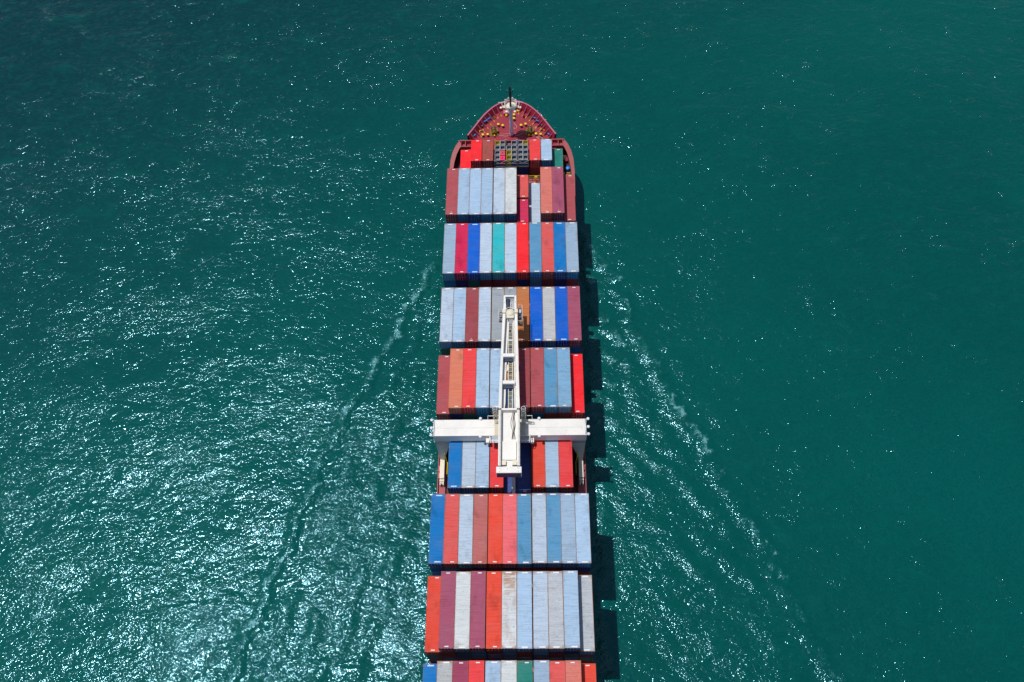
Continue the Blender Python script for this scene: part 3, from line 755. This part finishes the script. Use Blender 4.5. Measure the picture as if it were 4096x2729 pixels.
# slewing column and machinery house
MB().lathe((0, 66.4, BT), [(2.0, .002), (2.0, .5), (1.75, .55), (1.75, 1.6)], 28).build('slewing_ring', CREAM, cr, True)
ho = MB(); ho.box(-1.45, 1.45, 57.1, 67.28, BT + 1.62, 26.9); house = ho.build('machinery_house', WHITE, cr)
for sx in (-1, 1):
    a, b_ = sorted((sx * 1.38, sx * 1.86))
    MB().box(a, b_, 57.0, 67.28, 26.2, 28.0).build('house_girder', WHITE, house)
cv = MB(); cv.box(-1.31, 1.21, 58.25, 61.7, 26.902, 27.3); cv.build('roof_hatch', WHITE, house)
MB().box(-1.36, 1.36, 67.29, 67.62, 26.6, 27.98).build('end_bulkhead', WHITE, house)
for sx in (-1, 1):
    v = MB(); a, b_ = sorted((sx * .55, sx * 1.3))
    v.box(a, b_, 57.25, 58.1, 26.902, 27.5); vo = v.build('vent_box', CREAM, house)
    l = MB()
    for k in range(4): l.box(a + .02, b_ - .02, 57.02 + k * .05, 57.04 + k * .05, 27.0 + k * .1, 27.05 + k * .1)
    l.build('vent_louvre', DARKSTEEL, vo)
    rl = MB()
    for z in (28.5, 28.95): rl.tube([(sx * 1.62, 57.2, z), (sx * 1.62, 67.6, z)], .025, 5)
    for k in range(9): rl.tube([(sx * 1.62, 57.2 + k * 1.3, 28.0), (sx * 1.62, 57.2 + k * 1.3, 28.95)], .025, 5)
    rl.build('roof_railing', CREAM, house)
for k, (x0, am) in enumerate(((.52, .05), (.68, .08), (.82, .04), (.95, .1))):
    pts = [(x0 + am * math.sin(i * .9 + k) - .22 * max(0, math.sin(i * .45 - .3)) * (k == 0), 67.2 - i * .42, 26.98 + .02 * k) for i in range(13)]
    MB().tube(pts, .035, 6).build('power_cable', RUBBER, house, True)
cw = MB(); cw.box(-2.2, 2.1, 55.85, 56.95, 25.4, 27.45); cwo = cw.build('counterweight', WHITE, cr)
MB().box(-2.1, 2.0, 55.82, 55.848, 25.35, 27.2).build('shadow_plate', NAVYP, cwo)  # dark sheet painting the shade on the counterweight's aft face
for x, y in ((-1.6, 56.7), (-.3, 56.6), (1.5, 56.7), (1.55, 56.1), (-1.6, 56.1)): MB().lathe((x, y, 27.452), [(.09, 0), (.09, .03)], 10).build('bolt', STEEL, cwo)
for x in (-1.5, 1.5): MB().box(x - .12, x + .12, 55.9, 56.2, 25.15, 25.39).build('foot_block', DARKSTEEL, cwo)
# ladders with safety cages
for sx in (-1, 1):
    l = MB(); X0 = sx * 2.5
    for dx in (-.22, .22): l.tube([(X0 + dx, 67.2, BT), (X0 + dx, 67.2, 28.6)], .035, 6)
    for k in range(18): l.tube([(X0 - .22, 67.2, BT + .3 + k * .34), (X0 + .22, 67.2, BT + .3 + k * .34)], .022, 5)
    l.build('ladder', CREAM, cr)
    c = MB()
    for z in (24.2, 25.3, 26.4, 27.5, 28.5): c.ring((X0, 67.2, z), .4, .045, 14, 6, a0=0, a1=math.pi, sy=1.3)
    for a in (.0, .8, 1.57, 2.34, 3.14): c.tube([(X0 + .4 * math.cos(a), 67.2 + .52 * math.sin(a), 24.2), (X0 + .4 * math.cos(a), 67.2 + .52 * math.sin(a), 28.5)], .03, 5)
    c.build('ladder_cage', WHITE, cr)
    p = MB(); a, b_ = sorted((sx * 1.9, sx * 3.0)); p.box(a, b_, 66.7, 67.25, BT + .003, BT + .05); p.build('access_platform', CREAM, cr)
    a, b_ = sorted((sx * 1.9, sx * 2.75)); MB().box(a, b_, 64.9, 67.95, BT + .055, BT + .075).build('walkway_plate', painted_metal('walkway_cream', rgb(214, 204, 176), .6, .5, .1), cr)
    r = MB()
    for y in (64.55, 63.6): r.tube([(sx * 1.9, y, 23.0), (sx * 3.6, y, 23.0)], .05, 6)
    r.tube([(sx * 3.6, 63.6, 23.0), (sx * 3.6, 64.8, 23.0), (sx * 3.6, 64.8, 22.0)], .06, 6); r.tube([(sx * 2.8, 63.6, 22.0), (sx * 2.8, 63.6, 23.0)], .05, 6)
    r.build('platform_railing', WHITE, cr)
    MB().tube([(sx * 2.9, 68.4, 23.0), (sx * 4.0, 68.4, 23.0), (sx * 4.0, 68.0, 22.4)], .06, 6).build('guard_rail', WHITE, cr)
    MB().box(min(sx * 1.9, sx * 3.6), max(sx * 1.9, sx * 3.6), 63.6, 64.84, 21.9, 21.98).build('side_platform', STEEL, cr)
    MB().tube([(sx * 1.9, 68.25, 23.6), (sx * 2.95, 68.25, 23.6)], .07, 6).build('hazard_rail', YELLOW, cr)
MB().box(-4.35, -3.75, 63.9, 64.75, 20.6, 21.4).build('junction_box', WHITE, cr)
MB().box(3.7, 4.3, 63.9, 64.75, 20.6, 21.4).build('junction_box', WHITE, cr)
# jib: two box girders with flanges, cross members and an inner walkway
jib = MB().box(-.2, .2, 67.6, 67.65, 26.5, 26.6).build('jib', WHITE, cr)
Lo = [(-1.88, 67.625), (-1.84, 69.2), (-1.66, 75.2), (-1.43, 81.3), (-1.26, 86.5), (-1.12, 88.4), (-1.07, 90.86)]
Li = [(-1.34, 67.625), (-1.33, 69.2), (-1.22, 75.2), (-.98, 81.3), (-.74, 86.5), (-.62, 88.4), (-.76, 90.56)]
Ro = [(1.85, 67.625), (1.81, 69.2), (1.66, 75.2), (1.56, 81.3), (1.48, 86.0), (1.31, 88.4), (1.27, 90.86)]
Ri = [(1.22, 67.625), (1.20, 69.2), (1.10, 75.2), (1.03, 81.3), (.97, 86.0), (.90, 88.4), (.92, 90.56)]
def strip(a, b_, z0, z1):
    m = MB()
    for k in range(len(a) - 1):
        P_ = [(*a[k], z0), (*b_[k], z0), (*b_[k + 1], z0), (*a[k + 1], z0)]; Q = [(x, y, z1) for x, y, _ in P_]
        m.hexa(P_, Q)
    return m
def off(l, d): return [(x + d, y) for x, y in l]
strip(Lo, Li, 26.9, 28.0).build('girder', WHITE, jib)
strip(Ri, Ro, 26.9, 28.0).build('girder', WHITE, jib)
# lower inner flange of the port girder with its jogs round the cross members
fl_ = [(x + .003, y) for x, y in Li[:5]]; fr_ = [(x + (.62 if i not in (0,) else .4), y) for i, (x, y) in enumerate(Li[:5])]
strip(fl_, fr_, 26.55, 26.7).build('lower_flange', WHITE, jib)
strip(off(Ri[:5], -.3), off(Ri[:5], -.003), 26.95, 27.1).build('lower_flange', WHITE, jib)
for y0, y1, w in ((90.5, 90.85, .9), (77.85, 78.5, 1.13), (72.42, 73.05, 1.15)):
    MB().box(-w + .0 if y0 > 90 else -w - .02, w - .12 if y0 < 90 else w, y0, y1, 27.3, 27.96).build('cross_member', WHITE, jib)
    if y0 < 90: MB().box(-w + .05, w - .2, y0 - .5, y0 - .003, 26.6, 27.1).build('diaphragm', NAVYP, jib)
wk = MB()
for x in (-.18, .55): wk.box(x - .055, x + .055, 67.7, 85.6, 26.6, 26.72)
for k in range(22): wk.box(-.124, .494, 68.2 + k * .8, 68.26 + k * .8, 26.62, 26.69)
wk.build('walkway_frame', CREAM, jib)
wp = MB()
for k in range(10): wp.box(-.12, .49, 68.4 + k * 1.75, 69.7 + k * 1.75, 26.5, 26.54)
wp.build('walkway_grating', painted_metal('grating_grey', (.16, .155, .15, 1), .7, .7, .05, 3), jib)
for k, (x, y, l) in enumerate(((-.5, 75.5, 1.3), (-.45, 80.5, 1.4), (-.5, 83.2, 1.0))): MB().box(x - .16, x + .16, y, y + l, 26.3, 26.7 - .05 * k).build('cable_tray', CREAM if k % 2 == 0 else DARKSTEEL, jib)
ms = MB(); ms.box(-.72, .9, 73.3, 77.2, 26.0, 26.15); ms.box(-.5, -.15, 73.6, 75.3, 26.153, 26.5); ms.box(.0, .5, 75.6, 77.0, 26.153, 26.42); ms.build('machinery_tray', painted_metal('tray_tan', rgb(178, 146, 100), .6, .5, .15), jib)
MB().box(-.45, -.1, 75.7, 76.8, 26.16, 26.75).build('valve_box', CREAM, jib)
MB().lathe((-.55, 73.5, 26.45), [(.14, 0), (.16, .1), (.16, .9), (.1, 1.0)], 10, 'y').build('accumulator', painted_metal('accumulator_red', (.45, .04, .03, 1), .5, .3), jib, True)
hr = MB(); hr.tube([(.86, 67.8, 27.9), (.80, 85.5, 27.8)], .03, 5); hr.tube([(.98, 67.8, 28.3), (.9, 85.5, 28.2)], .025, 5)
for k in range(16): hr.tube([(.97 - k * .004, 68.2 + k * 1.15, 27.2), (.97 - k * .004, 68.2 + k * 1.15, 28.3)], .022, 5)
hr.build('hand_rail', CREAM, jib)
for x, y in ((-1.45, 78.2), (1.4, 78.2), (-1.5, 72.7), (1.45, 72.7), (-.9, 89.3), (1.1, 89.3)): MB().lathe((x, y, 28.003), [(.06, 0), (.06, .03)], 8).build('lifting_eye', DARKSTEEL, jib)
# head of the jib: hood over the hoist, sheave blocks, hook drum and side platforms
hd = MB(); hd.lathe((.16, 87.0, 27.4), [(.86, 0), (.86, .5), (.74, .78), (.45, .95), (.1, 1.0)], 22); hd.box(-.5, .8, 85.9, 86.9, 27.4, 28.05); hd.build('hoist_hood', CREAM, jib, True)
rg = MB(); rg.ring((.16, 87.0, 28.35), .98, .04, 16, 6, a0=.35, a1=2.8); rg.ring((.16, 87.1, 28.1), 1.05, .035, 16, 6, a0=.35, a1=2.8); rg.build('hood_rail', WHITE, jib)
for x in (-.98, 1.25): MB().box(x - .31, x + .31, 86.85, 87.6, 28.003, 28.35).build('sheave_block', CREAM, jib)
dm = MB(); dm.lathe((-.32, 88.75, 26.8), [(.42, 0), (.46, .1), (.44, 1.0), (.46, 1.75)], 18, 'y'); dm.build('hoist_drum', NAVYP, jib, True)
bx = MB(); bx.box(.25, .88, 88.6, 90.4, 26.0, 26.5); bx.build('motor_box', STEEL, jib); MB().box(.12, .24, 88.6, 89.9, 26.5, 26.9).build('hydraulic_unit', CREAM, jib)
for sx, x0, x1, y0, y1 in ((-1, -1.95, -1.36, 85.9, 88.1), (1, 1.55, 2.35, 85.5, 88.9)):
    MB().box(x0, x1, y0, y1, 26.3, 26.36).build('head_platform', painted_metal('grating_dark', (.13, .13, .14, 1), .7, .7, .05, 3), jib)
    r = MB(); e = x0 if sx < 0 else x1; i_ = x1 if sx < 0 else x0
    for z in (27.0, 27.6): r.tube([(i_, y0, z), (e, y0, z), (e, y1, z), (i_, y1, z)], .045, 6)
    for y in (y0, (y0 + y1) / 2, y1): r.tube([(e, y, 26.36), (e, y, 27.6)], .04, 6)
    r.build('head_railing', WHITE, jib)
    q = MB(); c_ = (x0 + x1) / 2; q.box(c_ - .18, c_ + .2, y1 - 1.3, y1 - .6, 26.365, 26.95); q.build('control_cabinet', painted_metal('cabinet_grey', (.5, .56, .58, 1), .4, .3), jib)
    q = MB(); q.lathe((c_ - .2, y0 + 1.2, 26.8), [(.3, 0), (.3, .12), (.18, .13), (.18, .3), (.3, .31), (.3, .42)], 14, 'x'); q.build('sheave', DARKSTEEL, jib, True)
    q = MB(); q.box(x0 + .08, x1 - .12, y0 + .15, y0 + .5, 26.37, 26.6); q.build('cable_box', BRASS if sx > 0 else DARKSTEEL, jib)
# access trunk behind the crane between the navy containers
tk = MB(); tk.box(.22, .86, 55.0, 59.6, 16.85, 17.5); tk.build('cable_trunk', painted_metal('trunk_white', rgb(214, 214, 216), .5, .5, .1), cr)

# ------------------------------------------------------------------ sea
def axis(a, b, st, far):
    core = list(np.arange(a, b + st, st)); lo = []; x, s_ = a, st
    while x > -far: s_ *= 1.35; x -= s_; lo.append(x)
    hi = []; x, s_ = core[-1], st
    while x < far: s_ *= 1.35; x += s_; hi.append(x)
    return np.array(lo[::-1] + core + hi)
XS, YS = axis(-160, 160, .8, 6000), axis(5, 235, .8, 6000)
GX, GY = np.meshgrid(XS, YS)
Hh = np.zeros_like(GX); FO = np.zeros_like(GX); CHP = np.zeros_like(GX)
def seg(ax, ay, bx, by, w, amp, foam, taper=.25, fw=None):
    """one wake crest from a (inner) to b (tip)"""
    global Hh, FO
    dx, dy = bx - ax, by - ay; L_ = math.hypot(dx, dy); ux, uy = dx / L_, dy / L_
    pad = 4 * w + 4
    ix = np.where((XS > min(ax, bx) - pad) & (XS < max(ax, bx) + pad))[0]; iy = np.where((YS > min(ay, by) - pad) & (YS < max(ay, by) + pad))[0]
    if len(ix) == 0 or len(iy) == 0: return
    sl = np.s_[iy[0]:iy[-1] + 1, ix[0]:ix[-1] + 1]
    X, Y = GX[sl] - ax, GY[sl] - ay
    t = (X * ux + Y * uy) / L_; d = -X * uy + Y * ux
    d = d + np.sin(t * 3.0 + ax) * .45 + .4 * np.sin(t * 9 + ay) + .22 * np.sin(t * 23 + ax * 3)
    win = np.clip(t / taper, 0, 1) * np.clip((1.06 - t) / .12, 0, 1); win = win * win * (3 - 2 * win)
    g = np.exp(-(d / w) ** 2) - .25 * np.exp(-((np.abs(d) - 2.2 * w) / w) ** 2)
    Hh[sl] += amp * g * win
    f = np.exp(-(d / (fw or w * .8)) ** 2) * win * np.clip((t - .15) / .5, 0, 1)
    FO[sl] = np.maximum(FO[sl], foam * f)
ER = [(18.4, 118.3), (21.8, 112.4), (24.3, 107.4), (27.2, 100), (30.3, 91.4), (34.6, 79.7), (38.6, 71.5), (43.4, 62.4), (49.3, 50.2), (56.8, 31.7), (66, 8)]
EL = [(-16.9, 117.6), (-19.8, 111.7), (-22.4, 106.6), (-24.9, 100), (-29.5, 89.7), (-34, 80.3), (-38.2, 70.3), (-40.2, 63.4), (-43, 53.2), (-46.2, 43.5), (-48.9, 35.2), (-51, 27), (-56, 8)]
def along(E, n):
    r_ = resample([Vector(p) for p in E], n); return r_
for i, p in enumerate(along(ER, 26)):
    # a fan of oblique crests stepping inward from the wake's outer edge
    for lay in range(4):
        tx = p.x - lay * random.uniform(4.2, 5.6) * (1 + i * .02); ty = p.y + lay * random.uniform(-1.5, 2.5)
        if lay and tx < 16.5 + lay: continue
        l = (7.0 + i * .3) * random.uniform(.75, 1.25) * (1 - .1 * lay); an = random.uniform(-.10, .16) + (.0 if i > 2 else .2) - .10 * lay
        dx, dy = -.60 * math.cos(an) + .8 * math.sin(an), .80 * math.cos(an) + .60 * math.sin(an)
        fo = (max(.3, 1.0 - i * .03) if lay == 0 else .62 * max(.25, 1 - i / 24)) * random.uniform(.45, 1.15)
        seg(tx + dx * l, ty + dy * l, tx + random.uniform(-.8, .8), ty + random.uniform(-1, 1), random.uniform(.8, 1.25), (.31 if lay == 0 else .27) * max(.45, 1 - i / 40) * random.uniform(.6, 1.2), fo, fw=random.uniform(.7, 1.5))
def trail(E, n, amp, w, calm_w, foam, fw):
    """continuous arm of the wake: a low ridge, a slick beside it and broken foam on its crest"""
    global Hh, FO, CALM
    pts = along(E, n); D = np.full_like(GX, 1e3); T = np.zeros_like(GX)
    m = (np.abs(GX) < 90) & (GY > 0) & (GY < 125); gx, gy = GX[m], GY[m]; dd = np.full(gx.shape, 1e3); tt = np.zeros(gx.shape)
    for k in range(n - 1):
        a, b_ = pts[k], pts[k + 1]; ux, uy = b_.x - a.x, b_.y - a.y; L2 = ux * ux + uy * uy
        u = np.clip(((gx - a.x) * ux + (gy - a.y) * uy) / L2, 0, 1); ex, ey = gx - a.x - u * ux, gy - a.y - u * uy
        d = np.hypot(ex, ey) * np.sign(ux * ey - uy * ex); better = np.abs(d) < np.abs(dd)
        dd = np.where(better, d, dd); tt = np.where(better, (k + u) / (n - 1), tt)
    s_ = tt * 140
    dd = dd + .55 * np.sin(s_ * .42) + .4 * np.sin(s_ * 1.13 + 1) + .25 * np.sin(s_ * 2.3 + 2)
    fade = np.clip(tt / .03, 0, 1) * np.clip((1 - tt) / .02, 0, 1)
    Hh[m] += amp * np.exp(-(dd / w) ** 2) * fade
    lump = .5 + .5 * np.sin(s_ * .37 + 1.3) * np.sin(s_ * .91 + .4)
    FO[m] = np.maximum(FO[m], foam * np.exp(-((dd + .3) / fw) ** 2) * fade * (.4 + .6 * lump) * (1 - .25 * tt))
    CALM[m] = np.maximum(CALM[m], np.exp(-((dd - 1.5) / calm_w) ** 2) * fade)
CALM = np.zeros_like(GX)
trail(EL, 60, .19, 1.1, .9, .84, .95)
pl = along(EL, 26)
for i, p in enumerate(pl[:-1]):
    for k in range(1, 5):
        tx = p.x + 5.6 * k + random.uniform(-1.5, 1.5)
        if tx < -16.5 - k * .6 and random.random() < .8:
            l = random.uniform(7, 13); seg(tx + l * .22, p.y + l * .75, tx - l * .08, p.y - l * .25, random.uniform(.8, 1.3), .14 * random.uniform(.5, 1.2), .4 * random.uniform(.1, 1.2), fw=1.2)
# churned band along the hull sides
for y0 in np.arange(118, 20, -6.5):
    for sx in (-1, 1):
        x0 = sx * (15.2 + random.uniform(0, 2)); seg(x0, y0 + 5, x0 + sx * 1.4, y0 - 3, 1.1, .13, .34 * random.uniform(.1, 1.2))
# extra chop inside the wake
def env(E, Y): 
    ys = np.array([p[1] for p in E][::-1]); xs = np.array([p[0] for p in E][::-1]); return np.interp(Y, ys, xs)
er, el = env(ER, GY), env(EL, GY)
inside = np.clip((er - GX + 2) / 4, 0, 1) * np.clip((GX - el + 2) / 4, 0, 1) * np.clip((120 - GY) / 8, 0, 1)
CHP = inside - 2.6 * CALM
# broad swell
for lam, amp, ang, ph in ((31, .09, 1.15, .3), (19, .05, 1.9, 1.7), (13, .025, .8, 4.0), (9.1, .02, 1.5, 2.2)):
    Hh += amp * np.sin((GX * math.cos(ang) + GY * math.sin(ang)) * 2 * math.pi / lam + ph + 1.3 * np.sin(GX * .021 + GY * .013 + ph)) * (np.abs(GX) < 400) * (np.abs(GY) < 600)
ny, nx = GX.shape
me = bpy.data.meshes.new('sea')
co = np.stack([GX, GY, Hh], -1).reshape(-1, 3).astype(np.float32)
me.vertices.add(nx * ny); me.vertices.foreach_set('co', co.ravel())
idx = np.arange(nx * ny).reshape(ny, nx)
fq = np.stack([idx[:-1, :-1], idx[:-1, 1:], idx[1:, 1:], idx[1:, :-1]], -1).reshape(-1, 4)
me.loops.add(fq.size); me.loops.foreach_set('vertex_index', fq.ravel().astype(np.int32))
me.polygons.add(len(fq)); me.polygons.foreach_set('loop_start', (np.arange(len(fq)) * 4).astype(np.int32))
me.polygons.foreach_set('use_smooth', np.ones(len(fq), bool))
me.update(calc_edges=True)
for nm, A in (('foam', FO), ('chop', CHP)):
    at = me.attributes.new(nm, 'FLOAT', 'POINT'); at.data.foreach_set('value', A.ravel().astype(np.float32))
def sea_material():
    t = NT('sea_water')
    p = t.n('ShaderNodeTexCoord').outputs['Object']
    foam = t.n('ShaderNodeAttribute', attribute_name='foam').outputs['Fac']
    chop = t.n('ShaderNodeAttribute', attribute_name='chop').outputs['Fac']
    # wind chop: crests run across the picture, slightly tilted; warped so nothing repeats
    warp = t.n('ShaderNodeTexNoise', ins={'Vector': p, 'Scale': .05, 'Detail': 2.0}).outputs[1]
    wv = t.n('ShaderNodeVectorMath', operation='SCALE', ins={0: warp, 'Scale': 6.0}).outputs[0]
    pw = t.n('ShaderNodeVectorMath', operation='ADD', ins={0: p, 1: wv}).outputs[0]
    n1 = t.noise(t.mapping(pw, (.55, 1, 1), (0, 0, math.radians(-16))), .30, 2, .5, .4)         # metre chop
    n2 = t.noise(t.mapping(pw, (.62, 1, 1), (0, 0, math.radians(12))), 1.15, 2, .55, .5)
    n3 = t.noise(t.mapping(pw, (.75, 1, 1), (0, 0, math.radians(-30))), 2.9, 1, .6, .6)          # ripples
    gust = t.ramp(t.noise(pw, .045, 3, .55), .3, .7, .7, 1.2)
    # cat's paws: patches of steeper ripples, and a few breaking ones
    paw = t.ramp(t.noise(t.mapping(pw, (.6, 1, 1), (0, 0, math.radians(-25))), .42, 3, .6), .54, .76, .74, PAW)
    h = t.math('ADD', t.math('ADD', t.math('MULTIPLY', n1, A1), t.math('MULTIPLY', n2, A2)), t.math('MULTIPLY', t.math('MULTIPLY', n3, A3), paw))
    h = t.math('MULTIPLY', h, gust)
    h = t.math('MULTIPLY', h, t.math('ADD', t.math('ADD', 1.0, t.math('MULTIPLY', chop, .22)), t.math('MULTIPLY', foam, .42)))
    bump = t.n('ShaderNodeBump', ins={'Strength': 1.0, 'Distance': 1.0, 'Height': h})
    # water body colour
    big = t.noise(p, .012, 3, .5)
    c = t.mix(t.ramp(big, .35, .65), (.0, .063, .055, 1), (.0, .078, .066, 1))
    # vignette painted into the water colour: darker, bluer towards the far port side
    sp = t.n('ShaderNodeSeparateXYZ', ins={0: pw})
    deep = t.math('ADD', t.math('ADD', t.math('MULTIPLY', sp.outputs[0], -.62), t.math('MULTIPLY', sp.outputs[1], .78)), t.math('MULTIPLY', big, 60.0))  # deep: position towards that corner plus noise, drives the vignette
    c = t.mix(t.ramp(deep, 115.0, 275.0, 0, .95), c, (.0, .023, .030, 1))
    c = t.mix(t.math('MULTIPLY', t.ramp(n2, .42, .72), .30), c, (.0, .092, .072, 1))  # ripple shading painted into the colour: lighter tops
    c = t.mix(t.math('MULTIPLY', t.ramp(n3, .60, .32), .28), c, (.0, .036, .030, 1))  # darker ripple hollows, also shading painted into the colour
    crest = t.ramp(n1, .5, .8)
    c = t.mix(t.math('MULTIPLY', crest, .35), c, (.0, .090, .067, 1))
    # aerated water and foam lace
    lace = t.noise(t.mapping(pw, (1, .7, 1)), 1.9, 5, .75, 1.2)
    patch = t.noise(pw, .33, 3, .6)
    fm_ = t.math('MULTIPLY', foam, t.ramp(patch, .34, .60, .16, 1.0))
    c = t.mix(t.math('MULTIPLY', t.ramp(fm_, .05, .9), .5), c, (.01, .17, .165, 1))
    ff = t.ramp(t.math('ADD', lace, t.math('MULTIPLY', fm_, .42)), .62, .84)
    ff = t.math('MULTIPLY', ff, t.ramp(fm_, .04, .3))
    # stray whitecap flecks
    fk = t.math('MULTIPLY', t.ramp(t.noise(t.mapping(pw, (.5, 1, 1), (0, 0, math.radians(-20))), 1.4, 3, .6), .72, .80), t.ramp(t.noise(pw, .16, 3, .6), .56, .68))
    ff = t.math('MAXIMUM', ff, t.math('MULTIPLY', fk, .35))
    c = t.mix(t.math('MULTIPLY', ff, .68), c, (.20, .46, .49, 1))
    rough = t.mix(ff, (RG, RG, RG, 1), (.6, .6, .6, 1))
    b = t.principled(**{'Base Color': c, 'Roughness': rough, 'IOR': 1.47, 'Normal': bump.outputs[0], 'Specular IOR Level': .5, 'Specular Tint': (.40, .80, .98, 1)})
    return t.m
A1, A2, A3, RG, PAW = .40, .145, .092, .10, 2.5
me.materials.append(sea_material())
sea = bpy.data.objects.new('sea', me); COL.objects.link(sea); sea['kind'] = 'structure'

# ------------------------------------------------------------------ camera
cam = bpy.data.cameras.new('camera'); co_ = bpy.data.objects.new('camera', cam); COL.objects.link(co_)
T_, RO, YW = .50202, .048318, -.043274
cyw, syw = math.cos(YW), math.sin(YW)
R0 = Vector((cyw, -syw, 0)); F0 = Vector((syw, cyw, 0)); Zv = Vector((0, 0, 1))
fwd = F0 * math.sin(T_) - Zv * math.cos(T_); up0 = F0 * math.cos(T_) + Zv * math.sin(T_)
right = R0 * math.cos(RO) - up0 * math.sin(RO); up = R0 * math.sin(RO) + up0 * math.cos(RO)
co_.matrix_world = Matrix(((right.x, up.x, -fwd.x, 3.9892), (right.y, up.y, -fwd.y, 0), (right.z, up.z, -fwd.z, 153.1414 + 22.6), (0, 0, 0, 1)))
cam.sensor_width = 36; cam.lens = 36 * 3701.3 / 4096; cam.clip_start = 1; cam.clip_end = 20000
scene.camera = co_

# ------------------------------------------------------------------ light
sd = Vector((-.257, .04, 1)).normalized()
sun = bpy.data.lights.new('sun', 'SUN'); so = bpy.data.objects.new('sun', sun); COL.objects.link(so)
sun.energy = 3.2; sun.angle = math.radians(.53); sun.color = (1, .975, .94)
so.rotation_euler = sd.to_track_quat('Z', 'Y').to_euler()
wd = bpy.data.worlds.new('World'); scene.world = wd; wd.use_nodes = True
nt = wd.node_tree; nt.nodes.clear()
sk = nt.nodes.new('ShaderNodeTexSky'); sk.sky_type = 'NISHITA'; sk.sun_disc = False
sk.sun_elevation = math.asin(sd.z); sk.sun_rotation = math.atan2(sd.x, sd.y)
bg = nt.nodes.new('ShaderNodeBackground'); bg.inputs[1].default_value = .085
ow = nt.nodes.new('ShaderNodeOutputWorld'); nt.links.new(sk.outputs[0], bg.inputs[0]); nt.links.new(bg.outputs[0], ow.inputs[0])
scene.view_settings.view_transform = 'Standard'; scene.view_settings.look = 'None'; scene.view_settings.exposure = 0; scene.view_settings.gamma = 1
scene.cycles.max_bounces = 4; scene.cycles.diffuse_bounces = 2; scene.cycles.glossy_bounces = 2
scene.cycles.use_denoising = True
scene.cycles.sample_clamp_indirect = 3
